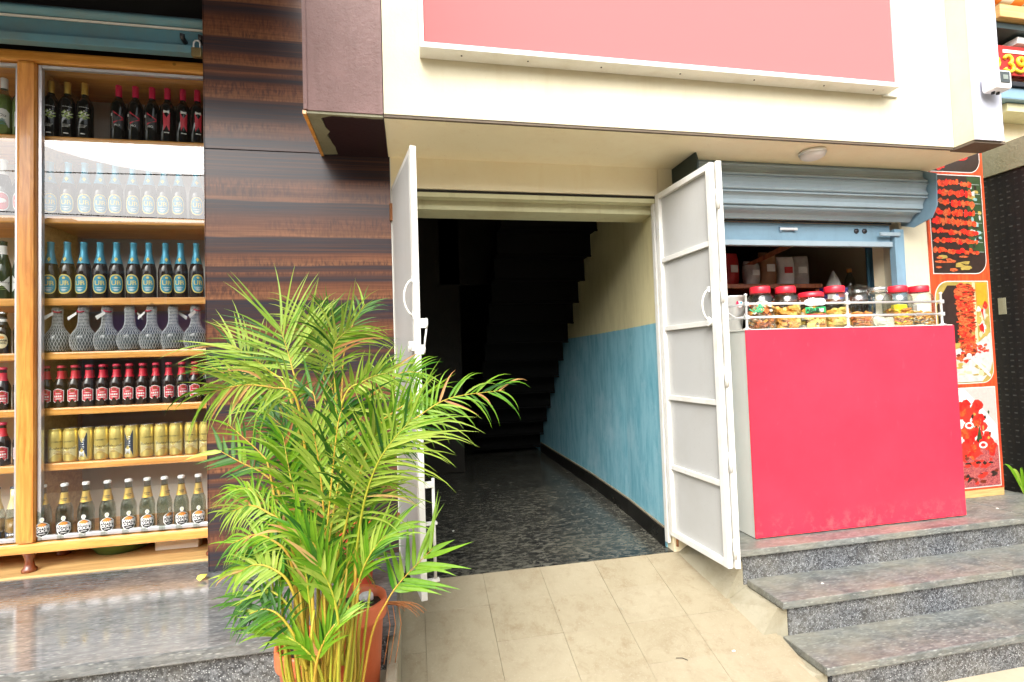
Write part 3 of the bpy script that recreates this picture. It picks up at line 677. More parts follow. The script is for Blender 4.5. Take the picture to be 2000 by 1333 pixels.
        flat(mb, [(x0+.24, z0+.17), (x0+.27, z0+.175), (x1-.03, z0+.05), (x1-.04, z0+.038)], lv+1.4, 'print_white'); blob(x0+.235, z0+.178, .022, .018, lv+1.45, 'print_white', 12, .1)
    if pi == 3:
        flat(mb, [(x0+.008, z0+.20), (x0+.008, z1-.02), (x0+.18, z1-.01), (x0+.30, z1-.12), (x1-.012, z1-.25), (x1-.012, z0+.30)], lv, 'print_white')
        flat(mb, [(x0+.008, z0+.008), (x1-.010, z0+.008), (x1-.010, z0+.26), (x0+.008, z0+.30)], lv+.2, 'print_onion')
        for k in range(90):
            a = rnd.random(); zz = z0+.18+.36*a; xm = x0+.17+(x1-x0-.20)*(1-a*.55)
            blob(rnd.uniform(x0+.14, xm+.01), zz, rnd.uniform(.015, .042), rnd.uniform(.014, .034), lv+.3+.008*k, ('print_chili', 'print_chili', 'print_red', 'print_kebab')[k % 4], 9, .25)
        for k in range(9): blob(rnd.uniform(x0+.2, x1-.07), z0+.30+rnd.random()*.18, rnd.uniform(.006, .016), rnd.uniform(.008, .018), lv+1.1+.003*k, ('print_green', 'print_olive', 'print_dark')[k % 3], 7, .4)
        for k in range(60):
            blob(rnd.uniform(x0+.03, x1-.03), z0+.025+rnd.random()*.19, rnd.uniform(.012, .04), rnd.uniform(.006, .020), lv+1.2+.004*k, ('print_onion', 'print_brown', 'print_dark', 'print_onion', 'print_red')[k % 5], 8, .35)
        flat(mb, [(x0+.25, z0+.30), (x0+.28, z0+.40), (x0+.295, z0+.31)], lv+1.8, 'print_green')
        for (u, v_) in ((.20, .40), (.30, .27)):
            flat(mb, oval(.035, .022, 12, 2, x0+u, z0+v_), lv+1.9, 'print_white'); flat(mb, oval(.020, .012, 10, 2, x0+u, z0+v_), lv+1.92, 'print_chili')
    at0(mb.build('print'), pb)

# ================================================================== neighbouring shop at the right edge
def dark_shutter():
    q = N('dark_perforated_shutter'); g = q.co((1, 1, 1))
    sx = q.n('ShaderNodeSeparateXYZ'); q.t.links.new(g, sx.inputs[0])
    cz = q.math('FRACT', q.math('MULTIPLY', sx.outputs[2], 26.)); cy = q.math('FRACT', q.math('MULTIPLY', sx.outputs[1], 22.))
    a = q.math('MULTIPLY', q.math('LESS_THAN', cz, .22), q.math('LESS_THAN', cy, .45))
    c = q.mix((.0025, .0025, .003), (.05, .05, .05), q.math('MULTIPLY', a, q.ramp(q.noise(30, 2), [(.4, 0.), (.6, 1.)])))
    return q.done(q.pbr(c, .5))
M['dark_shutter'] = dark_shutter()
M['sign_red'] = paint_wall('red_sign_paint', (.36, .020, .016), (.25, .015, .012), amt=.4, bump=.03)
M['sign_yellow'] = simple('yellow_letter', (.82, .52, .03), .4, 0, .05)
M['awning'] = None
def awn():
    q = N('striped_awning'); sx = q.n('ShaderNodeSeparateXYZ'); q.t.links.new(q.co(), sx.inputs[0])
    f = q.math('FRACT', q.math('MULTIPLY', sx.outputs[0], 5.2))
    return q.done(q.pbr(q.mix((.80, .22, .02), (.72, .66, .52), q.math('GREATER_THAN', f, .5)), .6))
M['awning'] = awn(); M['awning_orange'] = simple('orange_canvas', (.70, .20, .02), .7, 0, .15)
nb = thing('neighbour_shop', 'neighbouring shop with red sign and striped awning at the right edge', 'building', (4.5, 2.8, .483))
N_ = lambda mb, n, mt: at0(mb.build(n, mt), nb)
N_(MB().box(3.90, 4.0, 1.6, 2.86, .479, 2.600), 'side_shutter', 'dark_shutter')
N_(MB().box(3.885, 4.0, 1.6, 2.86, 2.604, 2.79), 'side_beam', 'cement')
N_(MB().box(3.772, 6.5, 2.862, 3.0, .479, 4.6), 'front_wall', 'soffit')
N_(MB().box(4.02, 6.5, 2.70, 2.86, 3.045, 3.10), 'ledge', 'olive')
N_(MB().box(3.90, 6.5, 2.66, 2.86, 3.105, 3.185, bev=.01), 'shutter_box', 'blue_sh')
N_(MB().box(3.90, 6.5, 2.64, 2.86, 3.188, 3.215), 'box_lid', 'dark_steel')
N_(MB().box(3.80, 6.5, 2.705, 2.74, 3.298, 3.505, bev=.004), 'sign_panel', 'sign_red')
N_(MB().box(4.02, 6.5, 2.700, 2.7045, 3.452, 3.474), 'sign_tube', 'paper')
# yellow lettering: looped characters of the local script, drawn as thick strokes
def stroke(pts, r=.016, name='letter'):
    mb = MB(); mb.tube([(x, 2.700, z) for x, z in pts], r, 8); o = N_(mb, name, 'sign_yellow'); return o
def arc(cx, cz, r, a0, a1, n=10, sx=1.): return [(cx+sx*r*math.cos(R(a0+(a1-a0)*i/n)), cz+r*math.sin(R(a0+(a1-a0)*i/n))) for i in range(n+1)]
stroke(arc(3.935, 3.375, .038, 0, 360), .013)
stroke(arc(4.055, 3.402, .028, 170, -80, 10, 1.15)+arc(4.060, 3.348, .030, 80, -170, 10, 1.25), .012)
stroke(arc(4.165, 3.398, .026, 0, 340)+arc(4.150, 3.375, .052, 25, -140, 10, 1.0), .012)
stroke(arc(4.32, 3.375, .036, 0, 360), .013); stroke(arc(4.45, 3.37, .04, 200, -80), .013)
N_(MB().box(3.90, 6.5, 2.66, 2.86, 3.590, 3.628), 'green_beam', 'green_plate')
N_(MB().box(3.90, 6.5, 2.62, 2.70, 3.640, 3.725, bev=.005), 'awning_beam', 'pine_pale')
N_(MB().tube([(3.86, 2.66, 3.800), (6.5, 2.66, 3.800)], .045, 16), 'awning_roll', 'awning')
N_(MB().box(3.86, 6.5, 2.70, 2.86, 3.86, 4.1), 'awning_box', 'awning_orange')
N_(MB().box(4.155, 4.4, 2.70, 2.86, 3.53, 3.575, bev=.005), 'tube_lamp', 'white_plastic')
N_(MB().box(3.896, 3.900, 2.705, 2.75, 1.66, 1.77), 'switch_plate', 'cement')

# ================================================================== bottle cabinet
cb = thing('bottle_cabinet', 'tall varnished pine display cabinet with glass doors full of bottles', 'cabinet', (-1.8, 3.1, .507))
K = lambda mb, n, mt: at0(mb.build(n, mt), cb)
CX0, CX1 = -2.80, -.974
K(MB().box(CX0, CX1, 2.902, 3.32, 3.030, 3.086, bev=.012), 'top_rail', 'pine_h')
K(MB().box(CX0, CX1, 2.900, 3.32, .606, .655, bev=.012), 'bottom_rail', 'pine_h')
K(MB().box(-1.884, -1.806, 2.896, 2.952, .6555, 3.0295, bev=.016), 'post', 'pine_v')
K(MB().box(CX0, CX0+.06, 2.90, 3.30, .6555, 3.0295), 'side', 'pine_v')
K(MB().box(CX1-.028, CX1, 2.955, 3.30, .6555, 3.0295), 'side', 'pine_v')
K(MB().box(-1.870, -1.820, 2.960, 3.298, .6555, 3.0295), 'divider', 'pine_pale')
M['cab_back'] = paint_wall('cabinet_back', (.56, .57, .53), (.42, .43, .38), amt=.6, bump=.05)
K(MB().box(CX0, CX1, 3.300, 3.318, .6555, 3.0295), 'back', 'cab_back')
SH = [2.680, 2.268, 1.850, 1.577, 1.298, 1.024]
for xa, xb in ((CX0+.062, -1.872), (-1.818, CX1-.030)):
    for z in SH: K(MB().box(xa, xb, 2.962, 3.298, z-.038, z, bev=.008), 'shelf', 'pine_h')
for xa, xb in ((CX0+.065, -1.886), (-1.804, CX1-.002)):
    d = thing('glass_door', ('left' if xa < -2 else 'right')+' aluminium-framed glass door of the bottle cabinet', 'door', (xa, 2.93, .66))
    for (a, b_, c_, e) in ((xa, xa+.016, .662, 3.024), (xb-.016, xb, .662, 3.024)): at0(MB().box(a, b_, 2.920, 2.944, c_, e, bev=.003).build('stile', 'alu'), d)
    for (c_, e) in ((.662, .682), (3.008, 3.024)): at0(MB().box(xa+.0165, xb-.0165, 2.921, 2.943, c_, e, bev=.003).build('rail', 'alu'), d)
    at0(MB().poly([(xa+.014, 2.932, .680), (xb-.014, 2.932, .680), (xb-.014, 2.932, 3.010), (xa+.014, 2.932, 3.010)]).build('pane', 'glass'), d)
leg = MB().lathe([(0, 0), (.030, 0), (.031, .012), (.022, .022), (.016, .05), (.022, .075), (.026, .085), (.027, .0985), (0, .0985)], 18).mesh('leg', 'pine_leg')
for x, y in ((-1.842, 2.93), (-1.830, 3.16), (-2.74, 2.93), (-1.03, 2.93), (-1.03, 3.2)):
    o = link('leg', leg, cb); o.location = (x+1.8, y-3.1, .009)
ub = thing('switch_box', 'small white socket box on the floor under the cabinet', 'box', (-1.25, 3.09, .517))
MB().box(-.105, .105, -.03, .03, 0, .075, bev=.006).build('case', 'paper', ub)
for x in (-.03, 0, .03):
    o = MB().lathe([(0, 0), (.012, 0), (.012, .004), (0, .004)], 10, None).build('socket', 'dark_steel', ub); o.location = (x, -.03, .058); o.rotation_euler = (R(90), 0, 0)
gb = thing('plastic_basin', 'green plastic basin tucked under the cabinet', 'basin', (-1.56, 3.18, .517))
M['green_plastic'] = simple('green_plastic', (.10, .20, .05), .4, 0, .15)
MB().lathe([(0, .004), (.11, .004), (.15, .075), (.158, .078), (.158, .072), (.115, 0), (0, 0)], 28).build('bowl', 'green_plastic', gb)

# ------------------------------------------------------------------ bottles
def flatcol(n, c_, r=.35, me_=0.): M[n] = simple(n, c_, r, me_, .06, 40)
for n, c_, r, me_ in (('dark_glass', (.006, .008, .006), .06, 0), ('brown_glass', (.022, .010, .006), .07, 0), ('green_glass', (.010, .035, .018), .07, 0), ('gold_foil', (.62, .42, .09), .35, .6),
        ('crimson_foil', (.62, .015, .075), .35, .1), ('blue_foil', (.08, .36, .52), .35, .3), ('lab_blue', (.03, .28, .42), .4, 0), ('lab_yellow', (.82, .66, .16), .4, 0), ('lab_white', (.80, .80, .78), .45, 0),
        ('lab_black', (.015, .013, .012), .4, 0), ('lab_red', (.62, .02, .045), .4, 0), ('lab_green', (.30, .40, .10), .4, 0), ('lab_cream', (.76, .68, .42), .4, 0), ('lab_orange', (.75, .28, .05), .4, 0),
        ('can_gold', (.70, .55, .16), .28, .55), ('can_pale', (.78, .68, .34), .3, .45), ('can_navy', (.035, .045, .07), .3, .2), ('can_rim', (.62, .62, .62), .25, .9), ('net_white', (.66, .67, .68), .7, 0),
        ('cap_red', (.55, .03, .07), .35, .1), ('lab_brown', (.25, .08, .02), .4, 0), ('amber_drink', (.46, .24, .07), .2, 0)): flatcol(n, c_, r, me_)
M['drink_pale'] = glassy('pale_drink', (.80, .82, .76), .03); KIND = {}
def kind(name, parts): KIND[name] = [(n, mb.mesh(n, mt)) for n, mb, mt in parts]
def bottle(kindname, name, x, y, z, label, group, cat='bottle', rz=0.):
    t = thing(name, label, cat, (x, y, z), rz, group)
    for n, me in KIND[kindname]: link(n, me, t)
    return t
def L(prof, seg=22): return MB().lathe(prof, seg)
wine = [(0, 0), (.034, 0), (.0365, .005), (.0365, .175), (.034, .195), (.026, .212), (.017, .226), (.0145, .240), (.0145, .299), (0, .300)]
def winefoil(z0=.236): return L([(.0149, z0), (.0149, .3), (.013, .3015), (0, .3015)], 16)
# dark wine with leafy label, gold capsule
lb = MB(); mp = cylmap(.0370, .105)
[put_shape(lb, oval(.0024, .0016, 6, 2, -.018+.0062*k, .055), mp, 'lab_white', 1) for k in range(7)]
for k in range(46):
    a = rnd.uniform(0, 2*PI); d_ = rnd.uniform(.004, .030); cx, cy = d_*math.cos(a)*.8, .012+d_*math.sin(a)*.75
    put_shape(lb, oval(rnd.uniform(.003, .007), rnd.uniform(.002, .004), 6, 2, cx, cy), cylmap(.0371+.00002*k, .105), 'lab_green' if k % 4 else 'lab_white', 1)
for k in range(3): put_shape(lb, [(-.020, -.038-.006*k), (.014-.004*k, -.037-.006*k), (.014-.004*k, -.0395-.006*k), (-.020, -.0405-.006*k)], mp, 'lab_white', 2)
put_shape(lb, oval(.012, .003, 10, 2, -.004, -.085), mp, 'lab_white', 1)
kind('wine_gold', [('body', L(wine), 'dark_glass'), ('capsule', winefoil(), 'gold_foil'), ('print', lb, None)])
# dark wine, crimson capsule, V-shaped red label
lb = MB(); mp = cylmap(.0370, .105); mp2 = cylmap(.0371, .105)
put_shape(lb, [(-.026, -.055), (.026, -.055), (.026, .05), (-.026, .05)], mp, 'lab_black', 6)
put_shape(lb, [(-.020, .046), (.024, .016), (.024, .004), (-.020, .036)], mp2, 'lab_red', 4)
put_shape(lb, [(-.020, -.012), (.024, .010), (.024, .002), (-.020, -.022)], mp2, 'lab_red', 4)
put_shape(lb, [(-.036, .020), (-.028, .020), (-.028, .034), (-.036, .034)], mp2, 'lab_white', 2)
put_text(lb, 'MO', .016, mp2, 'lab_white', -.004, -.030); put_shape(lb, [(-.026, -.05), (-.025, -.05), (-.025, .045), (-.026, .045)], mp2, 'lab_white', 3)
kind('wine_red', [('body', L(wine), 'dark_glass'), ('capsule', winefoil(.232), 'crimson_foil'), ('label', lb, None)])
# back of the same wine
lb = MB(); put_shape(lb, [(-.014, -.045), (.014, -.045), (.017, .055), (-.017, .055)], mp, 'lab_red', 6); put_shape(lb, [(-.014, .048), (.013, .048), (.013, .064), (-.014, .064)], mp2, 'lab_white', 3); put_shape(lb, [(-.012, -.06), (.012, -.06), (.012, -.054), (-.012, -.054)], mp2, 'lab_white', 3)
kind('wine_back', [('body', L(wine), 'dark_glass'), ('capsule', winefoil(.232), 'crimson_foil'), ('label', lb, None)])
# blue beer
beer = [(0, 0), (.032, 0), (.0345, .005), (.0345, .135), (.033, .155), (.027, .180), (.019, .212), (.0145, .240), (.0135, .284), (.0150, .286), (.0150, .292), (0, .293)]
lb = MB()
for rr, sc_n, mt in ((.0350, 1.0, 'lab_yellow'), (.03512, .88, 'lab_blue')):
    put_shape(lb, oval(.032*sc_n, .050*sc_n, 26, 2.5), cylmap(rr, .072), mt, 7)
mp = cylmap(.0353, .072)
put_text(lb, 'UB', .034, mp, 'lab_yellow', 0, .004, bold=.0004); put_shape(lb, oval(.018, .0026, 10, 2, 0, -.019), mp, 'lab_white', 2)
put_shape(lb, oval(.007, .006, 10, 2, 0, .032), mp, 'lab_yellow', 2); put_shape(lb, oval(.014, .0022, 10, 2, 0, -.028), mp, 'lab_white', 2); put_shape(lb, oval(.010, .0018, 10, 2, 0, -.034), mp, 'lab_white', 2)
fo = L([(.0278, .180), (.0235, .197), (.0195, .2135), (.0150, .240), (.0140, .284), (.0155, .286), (.0155, .293), (0, .294)], 20)
dia = MB(); put_shape(dia, [(0, -.012), (.008, .002), (0, .014), (-.008, .002)], lambda x, y: (x, -.0258+.23*y+.0004*0, .200+y), 'lab_yellow', 2)
kind('beer_blue', [('body', L(beer), 'brown_glass'), ('neck_foil', fo, 'blue_foil'), ('label', lb, None), ('neck_mark', dia, None)])
lb2 = MB()
for rr, sc_n, mt in ((.0350, 1.0, 'lab_white'), (.03512, .9, 'lab_red')): put_shape(lb2, oval(.032*sc_n, .048*sc_n, 26, 2.5), cylmap(rr, .072), mt, 7)
put_shape(lb2, oval(.020, .012, 16, 2, 0, .004), cylmap(.0353, .072), 'lab_white', 3)
kind('beer_pinklabel', [('body', L(beer), 'brown_glass'), ('neck_foil', L([(.0195, .2135), (.0150, .240), (.0140, .284), (.0155, .286), (.0155, .293), (0, .294)], 20), 'lab_white'), ('label', lb2, None)])
# round bottle in a white net sleeve
bulb = [(0, 0), (.036, 0), (.046, .010), (.0535, .035), (.0555, .060), (.050, .086), (.036, .110), (.025, .124), (.0205, .150), (.0195, .205), (.022, .212), (.022, .228), (.014, .238), (0, .239)]
net = MB(); bz = [b[1] for b in bulb[1:-1]]; br_ = [b[0] for b in bulb[1:-1]]
def rad_at(z):
    for i in range(len(bz)-1):
        if bz[i] <= z <= bz[i+1]: return br_[i]+(br_[i+1]-br_[i])*(z-bz[i])/max(1e-6, bz[i+1]-bz[i])
    return br_[-1]
for s_ in (-1, 1):
    for k in range(26):
        pts = []
        for j in range(15):
            z = .006+.226*j/14; a = 2*PI*k/26+s_*1.55*j/14; r = rad_at(z)+.0016; pts.append((r*math.sin(a), -r*math.cos(a), z))
        net.tube(pts, .00085, 3, None, False)
M['net_glass'] = simple('netted_glass', (.07, .085, .09), .12, 0, .2, 30)
tagm = MB().poly([(-.012, -.028, .205), (-.05, -.040, .178), (-.042, -.044, .160), (-.008, -.030, .192)])
ribb = MB().tube([(-.014, -.018, .212), (-.006, -.027, .205), (.010, -.026, .203), (.018, -.012, .208)], .004, 6)
kind('netted', [('body', L(bulb), 'net_glass'), ('net_sleeve', net, 'net_white'), ('paper_tag', tagm, 'lab_white'), ('red_tie', ribb, 'cap_red')])
# small red-label beer
small = [(0, 0), (.028, 0), (.0305, .004), (.0305, .108), (.0285, .122), (.020, .142), (.0145, .158), (.0130, .200), (.0145, .202), (.0145, .205), (0, .206)]
def small_kind(nm, cap, lab, rim, neck, txt, tcol):
    lb = MB(); sh_ = [(-.024, -.030), (-.012, -.036), (.012, -.036), (.024, -.030), (.025, .024), (.012, .031), (0, .034), (-.012, .031), (-.025, .024)]
    put_shape(lb, sh_, cylmap(.0309, .062), rim, 6); put_shape(lb, [(x*.88, y*.9) for x, y in sh_], cylmap(.0310, .062), lab, 6)
    mp = cylmap(.0312, .062); [put_shape(lb, [(-.016+.0085*k, -.010), (-.0095+.0085*k, -.010), (-.0095+.0085*k, -.001), (-.016+.0085*k, -.001)], mp, tcol, 2) for k in range(4)]; put_shape(lb, oval(.017, .0025, 10, 2, 0, -.018), mp, tcol, 2); put_shape(lb, oval(.014, .002, 10, 2, 0, .008), mp, tcol, 2); put_shape(lb, oval(.008, .005, 10, 2, 0, .020), mp, 'lab_brown', 2)
    nk = L([(.0200, .144), (.0152, .158), (.0142, .176), (.0139, .184)], 18)
    cp = L([(.0158, .199), (.0163, .202), (.0155, .210), (.010, .2125), (0, .213)], 16)
    kind(nm, [('body', L(small), 'brown_glass'), ('label', lb, None), ('neck_label', nk, neck), ('cap', cp, cap)])
small_kind('beer_red', 'cap_red', 'lab_red', 'lab_white', 'lab_red', 'RED', 'lab_white')
lbc = MB(); put_shape(lbc, oval(.024, .036, 22, 2.2), cylmap(.0309, .062), 'lab_cream', 6); put_text(lbc, 'POWER', .0125, cylmap(.0312, .062), 'lab_black', 0, .002, bold=.0006); put_text(lbc, 'COOL', .0125, cylmap(.0312, .062), 'lab_black', 0, -.010, bold=.0006); put_shape(lbc, oval(.012, .007, 12, 2, 0, .018), cylmap(.0311, .062), 'lab_orange', 2)
kind('beer_cream', [('body', L(small), 'brown_glass'), ('label', lbc, None), ('neck_label', L([(.0200, .144), (.0152, .158), (.0142, .184)], 18), 'lab_black'), ('neck_band', L([(.0154, .160), (.0148, .174)], 18), 'lab_white'), ('cap', L([(.0158, .199), (.0163, .202), (.0155, .210), (0, .213)], 16), 'can_rim')])
# cans
canp = [(0, .004), (.024, .002), (.027, 0), (.033, .010), (.033, .150), (.0275, .163), (.0285, .166), (.0285, .168)]
def can_kind(nm, body, front):
    lb = MB()
    if front:
        put_shape(lb, [(-.040, -.055), (.040, -.055), (.040, .012), (-.040, .012)], cylmap(.0332, .075), 'can_pale', 7)
        put_text(lb, 'Budweiser', .0185, cylmap(.0335, .075), 'lab_black', 0, -.004, bold=-.0001, shear=.35)
        for k, (w_, y_) in enumerate(((.030, .030), (.034, .026), (.018, -.020), (.022, -.027), (.016, -.034))): put_shape(lb, oval(w_, .0011, 10, 2, 0, y_), cylmap(.0335, .075), 'lab_brown' if k > 1 else 'lab_black', 2)
    else:
        put_shape(lb, [(-.024, -.062), (.022, -.062), (.022, .070), (-.024, .070)], cylmap(.0332, .077), 'can_navy', 7)
        put_shape(lb, [(-.014, -.055), (.010, -.055), (.010, -.022), (-.014, -.022)], cylmap(.0333, .077), 'lab_white', 4)
        for k in range(7): put_shape(lb, [(-.011+.0028*k, -.052), (-.0099+.0028*k, -.052), (-.0099+.0028*k, -.036), (-.011+.0028*k, -.036)], cylmap(.0335, .077), 'lab_black', 2)
        for k in range(6): put_shape(lb, oval(.012, .0009, 8, 2, -.001, -.010+.009*k), cylmap(.0334, .077), 'can_rim', 2)
    lid = L([(.0285, .1665), (.0285, .1685), (.0265, .1685), (.026, .164), (0, .164)], 22)
    kind(nm, [('body', L(canp, 26), body), ('print', lb, None), ('lid', lid, 'can_rim')])
can_kind('can_gold', 'can_gold', True); can_kind('can_navy', 'can_gold', False)
# clear bottle with octagonal black and white label
pcb = [(0, 0), (.032, 0), (.0345, .005), (.0345, .130), (.032, .148), (.024, .172), (.0165, .205), (.0138, .230), (.0135, .258), (.0150, .260), (.0150, .264), (0, .265)]
def octo(s_): return [(-.020*s_, .022*s_-.0), (-.030*s_, .012*s_), (-.030*s_, -.018*s_), (-.020*s_, -.034*s_), (0, -.044*s_), (.020*s_, -.034*s_), (.030*s_, -.018*s_), (.030*s_, .012*s_), (.020*s_, .022*s_), (.0, .034*s_)]
lb = MB(); put_shape(lb, octo(1.), cylmap(.0350, .062), 'lab_white', 7); put_shape(lb, octo(.88), cylmap(.0351, .062), 'lab_black', 7)
put_shape(lb, oval(.009, .011, 14, 2, 0, .043), cylmap(.0350, .062), 'lab_white', 3); put_shape(lb, oval(.006, .0075, 12, 2, 0, .043), cylmap(.0351, .062), 'lab_cream', 2)
put_shape(lb, oval(.017, .010, 12, 2, 0, .016), cylmap(.0352, .062), 'lab_orange', 3)
put_text(lb, 'POWER', .0175, cylmap(.0354, .062), 'lab_white', 0, .004, bold=.0011); put_text(lb, 'COOL', .0175, cylmap(.0354, .062), 'lab_white', 0, -.012, bold=.0011)
put_shape(lb, oval(.014, .0016, 10, 2, 0, -.026), cylmap(.0353, .062), 'lab_white', 2)
gf = L([(.0240, .1735), (.0205, .190), (.0172, .206), (.0150, .226)], 20)
gt = MB(); put_text(gt, 'POWER', .0070, lambda x, y: (x, -.0213+.16*y, .196+y), 'lab_black', 0, 0, bold=.0003); put_text(gt, 'COOL', .0070, lambda x, y: (x, -.0213+.16*y, .188+y), 'lab_black', 0, 0, bold=.0003)
kind('power', [('body', L(pcb), 'bottle_clear'), ('drink', L([(0, .004), (.031, .004), (.0325, .125), (.028, .150), (.020, .178), (0, .178)], 18), 'drink_pale'), ('label', lb, None), ('neck_foil', gf, 'gold_foil'), ('foil_print', gt, None), ('cap', L([(.0158, .256), (.0163, .260), (.0155, .268), (.010, .270), (0, .2705)], 16), 'lab_white')])
# left-pane kinds
lb = MB(); put_shape(lb, [(-.028, -.045), (.028, -.045), (.028, .030), (.016, .044), (0, .048), (-.016, .044), (-.028, .030)], cylmap(.0371, .085), 'lab_white', 7); put_text(lb, 'Dia', .022, cylmap(.0373, .085), 'lab_black', 0, .012, shear=.3)
for k in range(4): put_shape(lb, oval(.016, .0012, 8, 2, 0, -.008-.008*k), cylmap(.0373, .085), 'lab_blue', 2)
kind('wine_white', [('body', L(wine), 'bottle_clear'), ('wine', L([(0, .004), (.035, .005), (.035, .175), (.024, .210), (0, .212)], 18), 'lab_green'), ('capsule', winefoil(.246), 'lab_white'), ('label', lb, None)])
lb = MB(); put_shape(lb, [(-.030, -.040), (.030, -.040), (.030, .040), (-.030, .040)], cylmap(.0350, .075), 'lab_white', 7); put_text(lb, 'Carlsberg', .0145, cylmap(.0353, .075), 'lab_black', 0, .008, shear=.3)
for k in range(3): put_shape(lb, oval(.018, .001, 8, 2, 0, -.012-.008*k), cylmap(.0353, .075), 'lab_green', 2)
kind('beer_green', [('body', L(beer), 'green_glass'), ('neck_foil', L([(.0170, .226), (.0152, .240), (.0146, .270)], 18), 'lab_white'), ('label', lb, None)])
lb = MB(); put_shape(lb, [(-.03, -.012), (.03, -.012), (.03, .012), (-.03, .012)], cylmap(.0352, .045), 'can_navy', 6); [put_shape(lb, oval(.004, .005, 8, 2, -.014+.0095*k, 0), cylmap(.0354, .045), 'lab_white', 2) for k in range(4)]
kind('gold_neck', [('body', L(pcb), 'bottle_clear'), ('drink', L([(0, .004), (.032, .004), (.0325, .115), (0, .115)], 18), 'amber_drink'), ('label', lb, None), ('neck_foil', L([(.0270, .165), (.0205, .192), (.0160, .215), (.0150, .262), (0, .266)], 18), 'can_pale'), ('cap', L([(.0152, .258), (.0155, .268), (0, .270)], 14), 'can_navy')])

BY0 = 3.002
xs = [-1.795, -1.721, -1.642]
for i, x in enumerate(xs): bottle('wine_gold', 'wine_bottle', x, BY0, SH[0], f'gold-capped dark wine bottle, {nth(i, 3)} of three on the top shelf', 'gold-capped wine bottles', rz=R(rnd.uniform(14, 24)))
xs = [-1.485, -1.406, -1.327, -1.253, -1.178, -1.107]
for i, x in enumerate(xs): bottle('wine_red' if i < 3 else 'wine_back', 'wine_bottle', x, BY0, SH[0], f'crimson-capped dark wine bottle, {nth(i, 6)} of six on the top shelf', 'crimson-capped wine bottles', rz=R(rnd.uniform(8, 26)))
xs = [-1.799, -1.723, -1.649, -1.575, -1.499, -1.421, -1.348, -1.271, -1.197, -1.120]
for i, x in enumerate(xs): bottle('beer_blue', 'beer_bottle', x-.002+rnd.uniform(-.004, .004), BY0+rnd.uniform(0, .01), SH[1], f'blue-labelled beer bottle behind the glare, {nth(i, 10)} on the second shelf', 'beer bottles on the second shelf', rz=R(rnd.uniform(5, 30)))
for i, x in enumerate(xs): bottle('beer_blue', 'beer_bottle', x, BY0+rnd.uniform(0, .006), SH[2], f'blue-labelled beer bottle, {nth(i, 10)} on the third shelf', 'beer bottles on the third shelf', rz=R(rnd.uniform(-6, 42)))
for i, x in enumerate([-1.773, -1.657, -1.550, -1.444, -1.341, -1.239, -1.131]):
    t = bottle('netted', 'netted_bottle', x, BY0+.012, SH[3], f'round bottle in white net sleeve, {nth(i, 7)} on the fourth shelf', 'netted bottles', rz=R((15, -20, 30, 130, -35, 170, 40)[i]))
for i in range(12):
    x = -1.812+.0617*i
    bottle('beer_red', 'beer_bottle', x, BY0-.004+rnd.uniform(0, .005), SH[4], f'red-labelled small beer, {nth(i, 12)} in the front row, fifth shelf', 'front red-labelled beers', rz=R(rnd.uniform(0, 34)))
for i in range(12):
    x = -1.780+.0617*i
    bottle('beer_red', 'beer_bottle', x-.004, BY0+.075+rnd.uniform(0, .01), SH[4], f'half-hidden small beer bottle, {nth(i, 12)} in the back row of the fifth shelf', 'back red-labelled beers', rz=R(rnd.uniform(0, 40)))
for i, x in enumerate([-1.771, -1.703, -1.636, -1.566, -1.498, -1.429, -1.359, -1.291, -1.221, -1.148, -1.079]):
    dk = i in (2, 5)
    bottle('can_navy' if dk else 'can_gold', 'beer_can', x, BY0-.004, SH[5], (f'gold beer can, {nth(i, 11)} in the row on the sixth shelf' if not dk else f'beer can turned to its dark side, {nth(i, 11)} on the sixth shelf'), 'beer cans', 'can', rz=R(rnd.uniform(-8, 48)))
for i, x in enumerate([-1.800, -1.706, -1.613, -1.518, -1.424, -1.339, -1.260, -1.182, -1.102]):
    bottle('power', 'soda_bottle', x, BY0-.050, .655, f'gold-necked clear bottle with badge label, {nth(i, 9)} on the bottom shelf', 'gold-necked bottles', rz=R((26, 22, 12, 22, 26, 22, 62, 24, 20)[i]))
two = ('left', 'right')
for (z, kd, nm, lab) in ((SH[0], 'wine_white', 'wine_bottle', 'white-labelled wine bottle, the {} one on the top shelf left of the post'), (SH[1], 'beer_pinklabel', 'beer_bottle', 'pink-labelled beer bottle, the {} one on the second shelf left of the post'),
        (SH[2], 'beer_green', 'beer_bottle', 'green beer bottle with white label, the {} one left of the post'), (SH[3], 'beer_cream', 'beer_bottle', 'brown bottle with cream oval label, the {} one left of the post'),
        (SH[4], 'beer_red', 'beer_bottle', 'red-labelled small beer, the {} one on the fifth shelf left of the post'), (SH[5], 'beer_red', 'beer_bottle', 'red-labelled small beer, the {} one on the sixth shelf left of the post'),
        (.655, 'gold_neck', 'soda_bottle', 'gold-foiled bottle of amber drink, the {} one at the bottom left of the post')):
    for i, x in enumerate((-2.002, -1.926)):
        bottle(kd, nm, x, BY0-(.04 if z < 1 else 0), z, lab.format(two[i]), 'bottles left of the post', rz=R(rnd.uniform(14, 30)))

